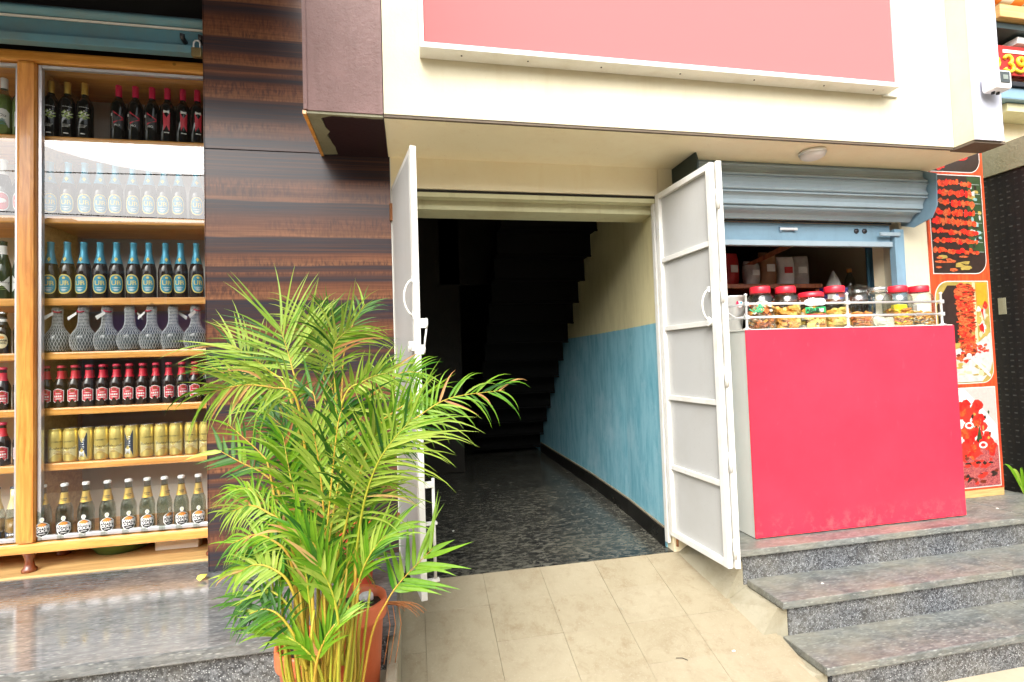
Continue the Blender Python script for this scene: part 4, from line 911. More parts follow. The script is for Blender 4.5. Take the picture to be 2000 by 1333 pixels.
# ================================================================== pink counter with its rail and jars
ct = thing('pink_counter', 'hot pink laminate counter with off-white sides before the kiosk', 'counter', (2.4, 2.6, .483))
Q = lambda mb, n, mt: at0(mb.build(n, mt), ct)
Q(MB().box(1.742, 3.088, 2.4235, 2.86, .486, 1.574, bev=.002), 'carcass', 'offwhite')
Q(MB().box(1.737, 3.093, 2.416, 2.423, .490, 1.580, bev=.0015), 'front_panel', 'pink')
Q(MB().box(1.738, 3.092, 2.4235, 2.862, 1.5745, 1.584, bev=.002), 'top', 'offwhite')
rl = thing('counter_rail', 'low steel gallery rail around the pink counter top', 'rail', (2.4, 2.44, 1.584))
G = lambda mb, n, mt: at0(mb.build(n, mt), rl)
for x in (1.764, 2.398, 3.040):
    y = 2.440
    G(MB().lathe([(0, 1.584), (.020, 1.584), (.020, 1.588), (.008, 1.592), (.0065, 1.60), (.0065, 1.764), (.009, 1.767), (.009, 1.774), (0, 1.776)], 14, None, (x, y, 0)), 'post', 'steel')
    for z in (1.648, 1.720): G(MB().box(x-.012, x+.013, y-.011, y+.011, z-.011, z+.011, bev=.004), 'joint', 'steel')
for z in (1.648, 1.720):
    G(MB().tube([(1.764, 2.440, z), (3.040, 2.440, z)], .0062, 10), 'bar', 'steel')
    G(MB().tube([(1.764, 2.440, z), (1.760, 2.84, z)], .0062, 10), 'bar', 'steel')
G(MB().lathe([(0, 1.584), (.020, 1.584), (.008, 1.592), (.0065, 1.60), (.0065, 1.774), (0, 1.776)], 14, None, (1.760, 2.84, 0)), 'post', 'steel')
gt_ = MB()
for k in range(3):
    gt_.tube([(1.775+.02*k, 2.428, 1.690+.004*k), (1.80+.02*k, 2.420, 1.672), (1.82+.02*k, 2.426, 1.686), (1.84, 2.43, 1.72)], .0035, 6)
M['green_string'] = simple('green_string', (.05, .38, .16), .6, 0, .2)
tag(gt_.build('green_string', 'green_string'), 'knotted green string tied on the counter rail', 'string')
M['lid_red'] = simple('red_lid', (.66, .018, .035), .3, 0, .06)
M['snack'] = simple('orange_snack', (.85, .34, .06), .5, 0, .45, 25)
M['snack_y'] = simple('yellow_snack', (.88, .60, .16), .5, 0, .3, 25)
M['snack_r'] = simple('red_snack', (.72, .20, .05), .5, 0, .45, 25)
M['pale_pack'] = simple('pale_packets', (.70, .66, .52), .4, 0, .3, 25)
M['yellow_pack'] = simple('yellow_packets', (.78, .66, .03), .35, 0, .15, 25)
M['label_green'] = simple('label_green', (.02, .40, .13), .4, 0, .08)
M['steel_lid'] = simple('steel_lid', (.70, .70, .68), .25, .9, .1)
jarp = [(0, 0), (.068, 0), (.076, .008), (.077, .150), (.073, .178), (.060, .196), (.050, .205), (.050, .225)]
def chips(seed, n, mats, h, style):
    r_ = random.Random(seed); mb = MB()
    for k in range(n):
        a = r_.uniform(0, 2*PI); d_ = .064*math.sqrt(r_.random()); z = .006+h*r_.random(); c0 = Vector((d_*math.cos(a), d_*math.sin(a), z))
        rot = Matrix.Rotation(r_.uniform(0, 2*PI), 3, 'Z') @ Matrix.Rotation(r_.uniform(-.9, .9), 3, 'X')
        mt = mats[k % len(mats)]
        if style == 'chip':
            vs = [c0+rot @ Vector((x, y, .010*math.sin(3*x/.02)+.004)) for y in (-.011, .011) for x in (-.024, -.008, .008, .024)]
            mb.add(vs, [(0, 1, 5, 4), (1, 2, 6, 5), (2, 3, 7, 6)], mt, True)
        elif style == 'stick':
            mb.tube([c0+rot @ Vector((-.026, 0, 0)), c0+rot @ Vector((0, .006, .004)), c0+rot @ Vector((.026, 0, 0))], .0045, 5, mt)
        else:
            s_ = .020; vs = [c0+rot @ Vector((x*s_, y*s_*.8, zz*s_*.45)) for zz in (-1, 1) for y in (-1, 1) for x in (-1, 1)]
            mb.add(vs, [(0, 2, 3, 1), (4, 5, 7, 6), (0, 1, 5, 4), (2, 6, 7, 3), (0, 4, 6, 2), (1, 3, 7, 5)], mt)
    # keep the filling inside the glass
    mb.v = [(x*min(1, .0735/max(1e-6, math.hypot(x, y))), y*min(1, .0735/max(1e-6, math.hypot(x, y))), min(max(z, .004), .17)) for x, y, z in mb.v]
    return mb
jars = [(1.957, 'red', 'chip', ('snack', 'snack_r', 'pale_pack'), .15, 'leftmost red-lidded jar of fried snacks on the counter'),
        (2.122, 'red', 'cube', ('snack', 'snack', 'snack_y'), .12, 'second red-lidded jar from left, holding orange biscuits'),
        (2.283, 'wide', 'cube', ('snack', 'snack_y', 'pale_pack'), .11, 'short red-lidded jar with white and green label'),
        (2.446, 'red', 'cube', ('snack_y', 'snack_y', 'snack'), .10, 'red-lidded jar of yellow biscuits right of the labelled jar'),
        (2.598, 'dome', 'stick', ('snack_r', 'snack'), .08, 'jar with ribbed glass dome lid and brown snacks'),
        (2.748, 'steel', 'cube', ('pale_pack',), .04, 'nearly empty clear jar with steel lid'),
        (2.892, 'red', 'stick', ('snack', 'snack', 'snack_r', 'yellow_pack'), .10, 'red-lidded jar of orange sticks and a yellow packet'),
        (3.050, 'red', 'stick', ('snack', 'pale_pack', 'snack'), .09, 'rightmost red-lidded jar on the counter')]
for i, (x, lid, style, mats, h, lab) in enumerate(jars):
    t = thing('snack_jar', lab, 'jar', (x, 2.575+rnd.uniform(-.006, .006), 1.5845), R(rnd.uniform(-20, 20)), 'snack jars on the counter')
    sc_n = 1.0
    if lid == 'wide':
        pr_ = [(0, 0), (.068, 0), (.076, .008), (.0775, .130), (.074, .165), (.064, .178), (.062, .192)]
    else: pr_ = jarp
    MB().lathe(pr_, 30).build('glass_body', 'jar_glass', t)
    MB().lathe([(r-.003, z+.004) for r, z in pr_[1:]], 30).build('inner_wall', 'jar_glass', t)
    chips(40+i, 170 if style != 'cube' else 100, mats, h, style).build('filling', None, t)
    if lid == 'red': MB().lathe([(.049, .206), (.0535, .207), (.0545, .214), (.0545, .238), (.051, .246), (.0, .248)], 32).build('lid', 'lid_red', t)
    if lid == 'wide':
        MB().lathe([(.064, .180), (.069, .181), (.070, .190), (.068, .204), (.058, .212), (0, .214)], 32).build('lid', 'lid_red', t)
        lb = MB(); put_shape(lb, [(-.060, -.018), (.060, -.018), (.060, .018), (-.060, .018)], cylmap(.0781, .105), 'label_green', 8); put_text(lb, 'ARUN', .028, cylmap(.0785, .105), 'lab_black', -.018, -.002, bold=.001); put_shape(lb, [(.012, -.012), (.038, -.012), (.038, .008), (.012, .008)], cylmap(.0785, .105), 'lab_white', 3); lb.build('label', None, t)
        lb = MB(); put_shape(lb, oval(.066, .020, 24, 3), cylmap(.0779, .150), 'lab_white', 8); lb.build('shoulder_label', None, t)
        lb = MB(); put_shape(lb, [(-.055, -.004), (.055, -.004), (.055, .004), (-.055, .004)], cylmap(.0783, .078), 'lab_red', 8); lb.build('label_stripe', None, t)
    if lid == 'dome':
        mb = MB(); nn = 40; pf = [(.052, .206), (.078, .214), (.080, .222), (.062, .240), (.035, .252), (0, .256)]
        vs = []
        for j, (r, z) in enumerate(pf):
            for k in range(nn*2): a = 2*PI*k/(nn*2); rr = r*(1+.022*(1 if k % 2 else -1)); vs.append((rr*math.sin(a), -rr*math.cos(a), z))
        mb.add(vs, [(j*nn*2+k, j*nn*2+(k+1) % (nn*2), (j+1)*nn*2+(k+1) % (nn*2), (j+1)*nn*2+k) for j in range(len(pf)-1) for k in range(nn*2)], None, False)
        mb.build('lid', 'jar_glass', t)
    if lid == 'steel': MB().lathe([(.049, .206), (.053, .207), (.054, .232), (.050, .238), (0, .239)], 30).build('lid', 'steel_lid', t)
    if i in (6, 7):
        mb = MB(); mb.box(-.035 if i == 6 else -.03, .045, -.03, .02, .05, .135, bev=.008); mb.build('packet', 'yellow_pack' if i == 6 else 'lab_white', t)
bk = thing('steel_bucket', 'steel bucket with pink sticker at the counter corner', 'bucket', (1.840, 2.69, 1.5845))
MB().lathe([(0, 0), (.058, 0), (.084, .195), (.088, .197), (.088, .203), (.083, .203), (.057, .004), (0, .004)], 32).build('pail', 'steel', bk)
lb = MB(); put_shape(lb, oval(.022, .022, 16, 2, .01, 0), cylmap(.0805, .158), 'lab_white', 4); put_shape(lb, oval(.009, .018, 12, 2, -.006, -.004), cylmap(.0810, .158), 'crimson_foil', 3); put_shape(lb, oval(.008, .007, 10, 2, .018, .004), cylmap(.0810, .158), 'lab_blue', 2); lb.build('sticker', None, bk)
MB().tube([(-.088, 0, .19), (-.07, -.05, .12), (-.02, -.078, .075), (.03, -.076, .08), (.07, -.05, .12), (.088, 0, .19)], .003, 6).build('bail', 'steel', bk)
j2 = thing('glass_jar', 'clear jar with steel lid behind the bucket, by the door edge', 'jar', (1.862, 2.84, 1.5845))
MB().lathe([(r*.8, z*1.0) for r, z in jarp], 24).build('glass_body', 'jar_glass', j2); MB().lathe([(.039, .206), (.047, .208), (.047, .245), (0, .248)], 24).build('lid', 'steel_lid', j2)
rb = thing('red_tub', 'red plastic tub at the left end of the counter', 'tub', (1.765, 2.79, 1.5845))
MB().lathe([(0, 0), (.040, 0), (.046, .135), (0, .135)], 20).build('tub', 'lid_red', rb); MB().lathe([(.047, .1355), (.049, .137), (.049, .150), (0, .152)], 20).build('lid', 'crimson_foil', rb)

# stock inside the kiosk
M['pk_brown'] = simple('pack_brown', (.34, .17, .08), .35, 0, .4, 30); M['pk_grey'] = simple('pack_grey', (.52, .48, .45), .35, 0, .4, 30); M['pk_white'] = simple('pack_white', (.82, .80, .78), .4, 0, .2, 30); M['pk_blue'] = simple('pack_blue', (.05, .08, .50), .35, 0, .2, 30); M['pk_red'] = simple('pack_red', (.62, .04, .04), .35, 0, .3, 30)
ks = thing('stock_shelf', 'dark shelf of goods at the back of the kiosk', 'shelf', (2.5, 3.5, .48))
for z in (1.62, 1.92): at0(MB().box(1.82, 2.80, 3.04, 3.34, z-.03, z, bev=.004).build('board', 'pine_leg'), ks)
for x in (1.83, 2.76): at0(MB().box(x, x+.03, 3.06, 3.32, .48, 1.589, bev=.003).build('upright', 'pine_leg'), ks)
for x in (1.83, 2.76): at0(MB().box(x, x+.03, 3.06, 3.32, 1.6205, 1.8895, bev=.003).build('upright', 'pine_leg'), ks)
where = ['leftmost', 'second from left', 'third from left', 'fourth from left', 'fifth from left', 'sixth from left', 'rightmost']
for i in range(7):
    x = 1.92+.132*i; h = rnd.uniform(.16, .26); mt = ('pk_brown', 'pk_brown', 'pk_red', 'pk_grey', 'pk_brown', 'pk_white', 'pk_grey')[i]
    t = thing('goods_packet', f'dim packet standing on the kiosk shelf, {where[i]}', 'packet', (x, 3.13+rnd.uniform(-.03, .05), 1.9205), R(rnd.uniform(-15, 15)), 'packets in the kiosk')
    mb = MB(); n_ = 5
    for j in range(n_+1):
        u = j/n_; w2 = .060-.012*math.sin(PI*u); d2 = .004+.03*math.sin(PI*u)**.7; z = h*u
        mb.v += [(-w2, -d2, z), (0, -d2*1.25, z), (w2, -d2, z), (w2, d2, z), (0, d2*1.25, z), (-w2, d2, z)]
    for j in range(n_):
        for k in range(6): mb.f.append((j*6+k, j*6+(k+1) % 6, j*6+6+(k+1) % 6, j*6+6+k)); mb.mi.append(0); mb.sm.append(True)
    mb.build('pouch', mt, t); MB().box(-.03, .03, -.046, -.040, h*.4, h*.62, bev=.004).build('print', 'pk_white' if mt != 'pk_white' else 'pk_red', t)
bx = thing('carton', 'blue and white carton behind the jars in the kiosk', 'box', (2.93, 3.10, 1.81))
MB().box(-.085, .085, -.05, .05, 0, .085, bev=.003).build('carton_body', 'pk_blue', bx); MB().box(-.087, -.02, -.0525, -.0505, .0, .06).build('white_panel', 'pk_white', bx); MB().box(.0, .05, -.0525, -.0505, .015, .055, bev=.008).build('window', 'pk_red', bx)
tr_ = thing('kiosk_table', 'small table inside the kiosk behind the jars', 'table', (2.9, 3.15, .48))
at0(MB().box(2.55, 3.28, 3.02, 3.28, 1.780, 1.8095, bev=.004).build('table_top', 'pine_leg'), tr_)
for x in (2.58, 3.25): at0(MB().box(x-.02, x+.02, 3.05, 3.25, .48, 1.779).build('leg', 'pine_leg'), tr_)
pp = thing('paper_cone', 'white paper cone standing on the carton', 'paper', (2.955, 3.11, 1.8955))
mb = MB(); mb.lathe([(.055, 0), (.03, .07), (.004, .125)], 14); mb.build('cone', 'pk_white', pp)
wb = thing('soda_bottle', 'plastic bottle with orange cap beside the blue curtain', 'bottle', (3.10, 3.12, 1.81))
MB().lathe([(0, 0), (.034, 0), (.036, .10), (.03, .15), (.014, .19), (.013, .205)], 18).build('body', 'bottle_clear', wb); MB().lathe([(.0145, .2), (.016, .201), (.016, .226), (0, .228)], 16).build('cap', 'lab_orange', wb)
cu_ = thing('curtain', 'blue curtain hanging at the right of the kiosk opening', 'curtain', (3.16, 3.0, 1.5))
mb = MB(); n_ = 26
for zz in (1.55, 2.24):
    for k in range(n_+1): mb.v.append((3.12+.075*k/n_, 2.99+.012*math.sin(k*1.3), zz))
mb.f = [(k, k+1, n_+2+k, n_+1+k) for k in range(n_)]; mb.mi = [0]*n_; mb.sm = [True]*n_
M['curtain'] = simple('curtain_blue', (.07, .22, .34), .7, 0, .2, 20)
at0(mb.build('cloth', 'curtain'), cu_)
at0(MB().tube([(3.08, 2.99, 2.245), (3.29, 2.99, 2.245)], .006, 8).build('rod', 'steel'), cu_)
sb = thing('sloping_board', 'sloping brown board under the kiosk ceiling', 'board', (2.7, 3.2, 2.2))
at0(MB().prism([(2.25, 2.06), (2.32, 2.06), (3.05, 2.36), (3.05, 2.42)], 'y', 3.1, 3.8).build('plank', 'pine_leg'), sb)

# ================================================================== potted palm and pots
def pot(name, label, x, y, z, r, h, mat, soil=True):
    t = thing(name, label, 'pot', (x, y, z))
    pr_ = [(0, 0), (r*.66, 0), (r*.68, .01), (r*.88, h-.062), (r*.985, h-.058), (r*1.0, h-.048), (r*1.0, h-.010), (r*.985, h), (r*.92, h), (r*.87, h-.012), (r*.84, h-.05), (0, h-.05)]
    MB().lathe(pr_, 40).build('shell', mat, t)
    if soil:
        mb = MB(); rr = random.Random(5); nn = 20; vs = [(0, 0, h-.030)]
        for j in range(1, 6):
            for k in range(nn): a = 2*PI*k/nn; q_ = r*.862*j/5; vs.append((q_*math.sin(a), -q_*math.cos(a), h-.032+rr.uniform(-.006, .006)))
        fs = [(0, 1+k, 1+(k+1) % nn) for k in range(nn)]+[(1+j*nn+k, 1+(j+1)*nn+k, 1+(j+1)*nn+(k+1) % nn, 1+j*nn+(k+1) % nn) for j in range(4) for k in range(nn)]
        mb.add(vs, fs); mb.build('soil', 'soil', t)
    return t
p1 = pot('terracotta_pot', 'terracotta pot with soil and a white pebble beside the palm stems', -.209, 1.80, .330, .108, .362, 'terracotta')
pot('terracotta_pot', 'terracotta pot mostly hidden behind the palm stems at their left', -.335, 1.745, .330, .105, .270, 'terracotta')
pot('palm_pot', 'terracotta pot of the big palm below the picture edge', -.238, 1.445, .330, .145, .225, 'terracotta')
pot('red_pot', 'orange-red pot on the plinth behind the palm', -.245, 2.33, .507, .078, .26, 'redpot')
pbm = MB(); rr = random.Random(2); vs = []; bm_ = bmesh.new(); bmesh.ops.create_icosphere(bm_, subdivisions=2, radius=1)
for v in bm_.verts: k = 1+rr.uniform(-.12, .12); v.co = (v.co.x*.026*k, v.co.y*.022*k, v.co.z*.016*k)
bm_.verts.index_update(); pbm.add([tuple(v.co) for v in bm_.verts], [tuple(v.index for v in f.verts) for f in bm_.faces]); bm_.free()
pe = pbm.build('pebble', 'pebble'); pe.location = (-.172, 1.838, .674); tag(pe, 'white pebble lying on the soil of the terracotta pot', 'pebble')

FRONDS = [
    ([(-0.277, 1.75, 0.994), (-0.293, 1.85, 1.314), (-0.307, 1.9, 1.432), (-0.333, 1.93, 1.533), (-0.365, 1.95, 1.651)],0.136, 30, 0.5, 'leaf_pale', 0.008, 10, 0.3, 1.0),
    ([(-0.329, 1.7, 1.013), (-0.347, 1.75, 1.325), (-0.386, 1.8, 1.454), (-0.404, 1.82, 1.513), (-0.436, 1.85, 1.603)],0.216, 19, 0.5, 'leaf_pale', 0.01, -15, 0.144, 1.0),
    ([(-0.245, 1.75, 0.991), (-0.251, 1.8, 1.316), (-0.256, 1.8, 1.467), (-0.251, 1.8, 1.535), (-0.201, 1.8, 1.589)],0.16, 22, 0.45, 'leaf_pale', 0.008, 20, 0.36, 1.0),
    ([(-0.276, 1.8, 0.98), (-0.287, 1.9, 1.309), (-0.295, 1.95, 1.486), (-0.298, 1.97, 1.581), (-0.29, 1.98, 1.661)],0.105, 18, 0.62, 'leaf_dark', 0.009, 0, 0.12, 1.0),
    ([(-0.249, 1.8, 1.146), (-0.247, 1.92, 1.378), (-0.245, 1.98, 1.504), (-0.214, 2.02, 1.621), (-0.173, 2.05, 1.698)],0.091, 13, 0.6, 'leaf_dark', 0.008, -20, 0.18, 1.0),
    ([(-0.359, 1.8, 1.154), (-0.453, 1.95, 1.331), (-0.565, 2.05, 1.414), (-0.652, 2.1, 1.426), (-0.754, 2.14, 1.475)],0.119, 19, 0.35, 'leaf_dark', 0.009, 25, 0.24, 1.0),
    ([(-0.317, 1.65, 1.178), (-0.341, 1.62, 1.373), (-0.406, 1.62, 1.404), (-0.497, 1.64, 1.413), (-0.598, 1.66, 1.391)],0.14, 25, 0.25, 'leaf_pale', 0.008, -30, 0.66, 1.0),
    ([(-0.339, 1.7, 1.202), (-0.393, 1.75, 1.393), (-0.464, 1.8, 1.457), (-0.526, 1.83, 1.506), (-0.603, 1.86, 1.55)],0.176, 18, 0.4, 'leaf_pale', 0.009, 10, 0.18, 1.0),
    ([(-0.373, 1.8, 1.155), (-0.437, 1.85, 1.321), (-0.505, 1.9, 1.426), (-0.553, 1.92, 1.459), (-0.59, 1.95, 1.532)],0.105, 18, 0.4, 'leaf_dark', 0.008, -10, 0.24, 1.0),
    ([(-0.266, 1.7, 1.166), (-0.21, 1.7, 1.365), (-0.157, 1.7, 1.406), (-0.114, 1.7, 1.426), (-0.064, 1.7, 1.434)],0.105, 21, 0.3, 'leaf_pale', 0.008, 15, 0.36, 1.0),
    ([(-0.204, 1.7, 1.161), (-0.149, 1.72, 1.334), (-0.095, 1.75, 1.387), (-0.035, 1.77, 1.43), (0.03, 1.8, 1.429)],0.098, 22, 0.3, 'leaf', 0.008, -15, 0.3, 1.0),
    ([(-0.185, 1.65, 1.091), (-0.103, 1.65, 1.269), (-0.064, 1.65, 1.307), (0.0, 1.66, 1.343), (0.042, 1.67, 1.355)],0.112, 21, 0.35, 'leaf', 0.009, 20, 0.36, 1.0),
    ([(-0.18, 1.6, 1.057), (-0.116, 1.58, 1.248), (-0.015, 1.58, 1.283), (0.109, 1.6, 1.348), (0.293, 1.64, 1.365)],0.119, 22, 0.42, 'leaf', 0.008, -10, 0.54, 1.0),
    ([(-0.173, 1.5, 0.873), (-0.141, 1.45, 1.066), (-0.102, 1.42, 1.185), (-0.056, 1.41, 1.256), (-0.001, 1.41, 1.313)],0.178, 31, 0.22, 'leaf_pale', 0.008, 0, 0.384, 1.0),
    ([(-0.227, 1.5, 0.893), (-0.191, 1.47, 1.01), (-0.163, 1.45, 1.122), (-0.12, 1.44, 1.231), (-0.089, 1.44, 1.298)],0.145, 25, 0.35, 'leaf', 0.01, 25, 0.36, 1.0),
    ([(-0.339, 1.55, 0.843), (-0.375, 1.55, 1.026), (-0.406, 1.58, 1.173), (-0.435, 1.6, 1.218), (-0.535, 1.64, 1.304)],0.074, 13, 0.55, 'leaf', 0.008, 15, 0.18, 1.0),
    ([(-0.349, 1.55, 0.971), (-0.38, 1.57, 1.111), (-0.429, 1.6, 1.159), (-0.494, 1.62, 1.192), (-0.56, 1.65, 1.225)],0.081, 7, 0.55, 'leaf_dark', 0.014, -10, 0.12, 1.0),
    ([(-0.327, 1.5, 0.904), (-0.367, 1.5, 1.054), (-0.407, 1.52, 1.098), (-0.445, 1.53, 1.133), (-0.494, 1.55, 1.128)],0.074, 22, 0.4, 'leaf', 0.006, 20, 0.66, 1.0),
    ([(-0.312, 1.48, 0.897), (-0.338, 1.47, 1.032), (-0.389, 1.48, 1.08), (-0.436, 1.5, 1.095), (-0.489, 1.52, 1.077)],0.074, 22, 0.35, 'leaf_pale', 0.006, -20, 0.66, 1.0),
    ([(-0.307, 1.45, 0.842), (-0.324, 1.44, 0.967), (-0.369, 1.45, 1.014), (-0.415, 1.46, 1.028), (-0.473, 1.48, 1.005)],0.074, 22, 0.35, 'leaf', 0.007, 10, 0.66, 1.0),
    ([(-0.29, 1.42, 0.802), (-0.319, 1.41, 0.913), (-0.363, 1.42, 0.952), (-0.408, 1.43, 0.961), (-0.456, 1.45, 0.935)],0.074, 16, 0.35, 'leaf_pale', 0.01, -15, 0.48, 1.0),
    ([(-0.277, 1.4, 0.747), (-0.307, 1.4, 0.84), (-0.351, 1.41, 0.891), (-0.395, 1.42, 0.899), (-0.451, 1.43, 0.863)],0.081, 15, 0.35, 'leaf_dark', 0.009, 15, 0.42, 1.0),
    ([(-0.274, 1.38, 0.708), (-0.296, 1.37, 0.791), (-0.331, 1.37, 0.851), (-0.369, 1.38, 0.869), (-0.408, 1.39, 0.857)],0.081, 12, 0.35, 'leaf_dark', 0.009, 0, 0.42, 1.0),
    ([(-0.227, 1.38, 0.589), (-0.24, 1.36, 0.714), (-0.279, 1.36, 0.775), (-0.327, 1.37, 0.807), (-0.375, 1.38, 0.827)],0.084, 13, 0.35, 'leaf', 0.012, 10, 0.24, 0.5),
    ([(-0.26, 1.36, 0.619), (-0.245, 1.34, 0.738), (-0.227, 1.34, 0.791), (-0.207, 1.35, 0.82), (-0.186, 1.36, 0.837)],0.084, 13, 0.3, 'leaf', 0.01, -10, 0.18, 0.5),
    ([(-0.169, 1.45, 0.507), (-0.127, 1.48, 0.718), (-0.084, 1.5, 0.8), (-0.041, 1.52, 0.847), (0.047, 1.54, 0.918)],0.145, 9, 0.62, 'leaf', 0.016, -5, 0.096, 1.0),
    ([(-0.237, 1.45, 0.632), (-0.224, 1.46, 0.761), (-0.209, 1.48, 0.858), (-0.172, 1.5, 0.943), (-0.138, 1.52, 1.003)],0.119, 18, 0.4, 'leaf', 0.011, 20, 0.24, 0.5),
    ([(-0.257, 1.42, 0.653), (-0.267, 1.42, 0.787), (-0.278, 1.43, 0.887), (-0.291, 1.44, 0.976), (-0.309, 1.45, 1.054)],0.112, 18, 0.4, 'leaf', 0.011, -20, 0.24, 0.5),
    ([(-0.243, 1.5, 0.716), (-0.243, 1.52, 0.887), (-0.254, 1.54, 1.051), (-0.269, 1.56, 1.192), (-0.293, 1.58, 1.315)],0.126, 24, 0.4, 'leaf_pale', 0.011, 10, 0.24, 1.0),
    ([(-0.233, 1.52, 0.704), (-0.226, 1.54, 0.877), (-0.219, 1.56, 1.042), (-0.207, 1.58, 1.184), (-0.193, 1.6, 1.285)],0.119, 22, 0.4, 'leaf', 0.011, -15, 0.3, 1.0),
    ([(-0.273, 1.52, 0.71), (-0.301, 1.54, 0.899), (-0.328, 1.57, 1.049), (-0.357, 1.6, 1.161), (-0.382, 1.64, 1.261)],0.119, 22, 0.4, 'leaf', 0.011, 25, 0.3, 1.0),
    ([(-0.212, 1.46, 0.666), (-0.169, 1.45, 0.826), (-0.141, 1.45, 0.917), (-0.1, 1.46, 0.977), (-0.052, 1.48, 1.008)],0.105, 15, 0.4, 'leaf', 0.01, 0, 0.3, 0.5),
    ([(-0.285, 1.44, 0.688), (-0.307, 1.45, 0.829), (-0.332, 1.47, 0.93), (-0.354, 1.5, 0.989), (-0.389, 1.53, 1.052)],0.098, 18, 0.4, 'leaf_dark', 0.011, 0, 0.3, 0.5),
    ([(-0.258, 1.6, 0.739), (-0.282, 1.64, 0.949), (-0.323, 1.68, 1.127), (-0.386, 1.74, 1.247), (-0.48, 1.8, 1.328)],0.126, 24, 0.4, 'leaf_dark', 0.01, 0, 0.36, 1.0),
    ([(-0.244, 1.6, 0.738), (-0.217, 1.64, 0.943), (-0.172, 1.68, 1.115), (-0.127, 1.72, 1.201), (-0.03, 1.76, 1.223)],0.119, 24, 0.4, 'leaf_dark', 0.01, 0, 0.42, 1.0),
    ([(-0.268, 1.66, 0.712), (-0.273, 1.72, 0.938), (-0.265, 1.8, 1.147), (-0.265, 1.88, 1.31), (-0.297, 1.94, 1.453)],0.126, 24, 0.4, 'leaf_dark', 0.01, 30, 0.24, 1.0),
    ([(-0.228, 1.4, 0.702), (-0.211, 1.38, 0.837), (-0.219, 1.37, 0.943), (-0.254, 1.37, 1.023), (-0.287, 1.37, 1.051)],0.098, 15, 0.4, 'leaf', 0.012, 0, 0.24, 0.5),
    ([(-0.199, 1.36, 0.671), (-0.191, 1.34, 0.816), (-0.204, 1.34, 0.904), (-0.232, 1.34, 0.969), (-0.249, 1.34, 0.995)],0.091, 12, 0.4, 'leaf', 0.013, 0, 0.18, 0.5),
    ([(-0.284, 1.45, 0.682), (-0.306, 1.538, 0.802), (-0.332, 1.627, 0.94), (-0.372, 1.745, 1.059), (-0.398, 1.775, 1.085)],0.133, 13, 0.4, 'leaf_pale', 0.008, 26.998, 0.258, 0.8),
    ([(-0.285, 1.45, 0.682), (-0.314, 1.599, 0.776), (-0.346, 1.749, 0.836), (-0.392, 1.948, 0.869), (-0.406, 1.978, 0.907)],0.125, 21, 0.4, 'leaf', 0.009, -27.87, 0.458, 0.8),
    ([(-0.262, 1.45, 0.679), (-0.251, 1.467, 0.828), (-0.23, 1.484, 1.082), (-0.202, 1.507, 1.319), (-0.173, 1.537, 1.333)],0.152, 13, 0.4, 'leaf_dark', 0.011, 25.886, 0.261, 0.8),
    ([(-0.232, 1.45, 0.675), (-0.258, 1.589, 0.774), (-0.292, 1.728, 0.851), (-0.341, 1.914, 0.904), (-0.369, 1.944, 0.933)],0.122, 21, 0.4, 'leaf_pale', 0.01, 34.847, 0.444, 0.8),
    ([(-0.302, 1.45, 0.685), (-0.319, 1.483, 0.829), (-0.346, 1.517, 0.894), (-0.386, 1.561, 0.931), (-0.428, 1.591, 0.936)],0.122, 21, 0.4, 'leaf_dark', 0.01, 26.678, 0.352, 0.8),
    ([(-0.241, 1.45, 0.676), (-0.264, 1.52, 0.806), (-0.297, 1.59, 1.015), (-0.344, 1.683, 1.214), (-0.386, 1.713, 1.226)],0.149, 13, 0.4, 'leaf_dark', 0.012, 13.702, 0.229, 0.8),
    ([(-0.193, 1.45, 0.669), (-0.19, 1.595, 0.763), (-0.168, 1.74, 0.894), (-0.128, 1.934, 1.015), (-0.066, 1.964, 1.009)],0.138, 15, 0.4, 'leaf_pale', 0.009, -30.045, 0.325, 0.8),
    ([(-0.226, 1.45, 0.674), (-0.244, 1.53, 0.799), (-0.267, 1.611, 1.075), (-0.303, 1.718, 1.354), (-0.335, 1.748, 1.381)],0.148, 13, 0.4, 'leaf_dark', 0.01, -6.784, 0.216, 0.8),
    ([(-0.231, 1.45, 0.674), (-0.254, 1.568, 0.783), (-0.283, 1.686, 0.919), (-0.327, 1.843, 1.042), (-0.356, 1.873, 1.07)],0.129, 16, 0.4, 'leaf_pale', 0.009, -37.119, 0.182, 0.8),
    ([(-0.301, 1.45, 0.684), (-0.299, 1.537, 0.802), (-0.28, 1.625, 0.842), (-0.245, 1.741, 0.848), (-0.187, 1.771, 0.831)],0.114, 16, 0.4, 'leaf', 0.011, 38.391, 0.282, 0.8),
    ([(-0.267, 1.45, 0.68), (-0.255, 1.484, 0.821), (-0.23, 1.517, 1.021), (-0.195, 1.562, 1.204), (-0.154, 1.592, 1.206)],0.147, 18, 0.4, 'leaf_pale', 0.011, -31.794, 0.472, 0.8),
    ([(-0.2, 1.45, 0.67), (-0.199, 1.502, 0.806), (-0.195, 1.553, 0.924), (-0.189, 1.622, 1.017), (-0.177, 1.652, 1.043)],0.15, 18, 0.4, 'leaf_dark', 0.01, 3.874, 0.183, 0.8),
    ([(-0.259, 1.45, 0.678), (-0.297, 1.543, 0.799), (-0.35, 1.637, 0.935), (-0.43, 1.761, 1.054), (-0.502, 1.791, 1.042)],0.133, 13, 0.4, 'leaf_dark', 0.01, 14.343, 0.286, 0.8),
    ([(-0.216, 1.45, 0.672), (-0.254, 1.565, 0.784), (-0.312, 1.679, 1.063), (-0.396, 1.832, 1.354), (-0.47, 1.862, 1.345)],0.136, 16, 0.4, 'leaf_dark', 0.011, -16.109, 0.36, 0.8),
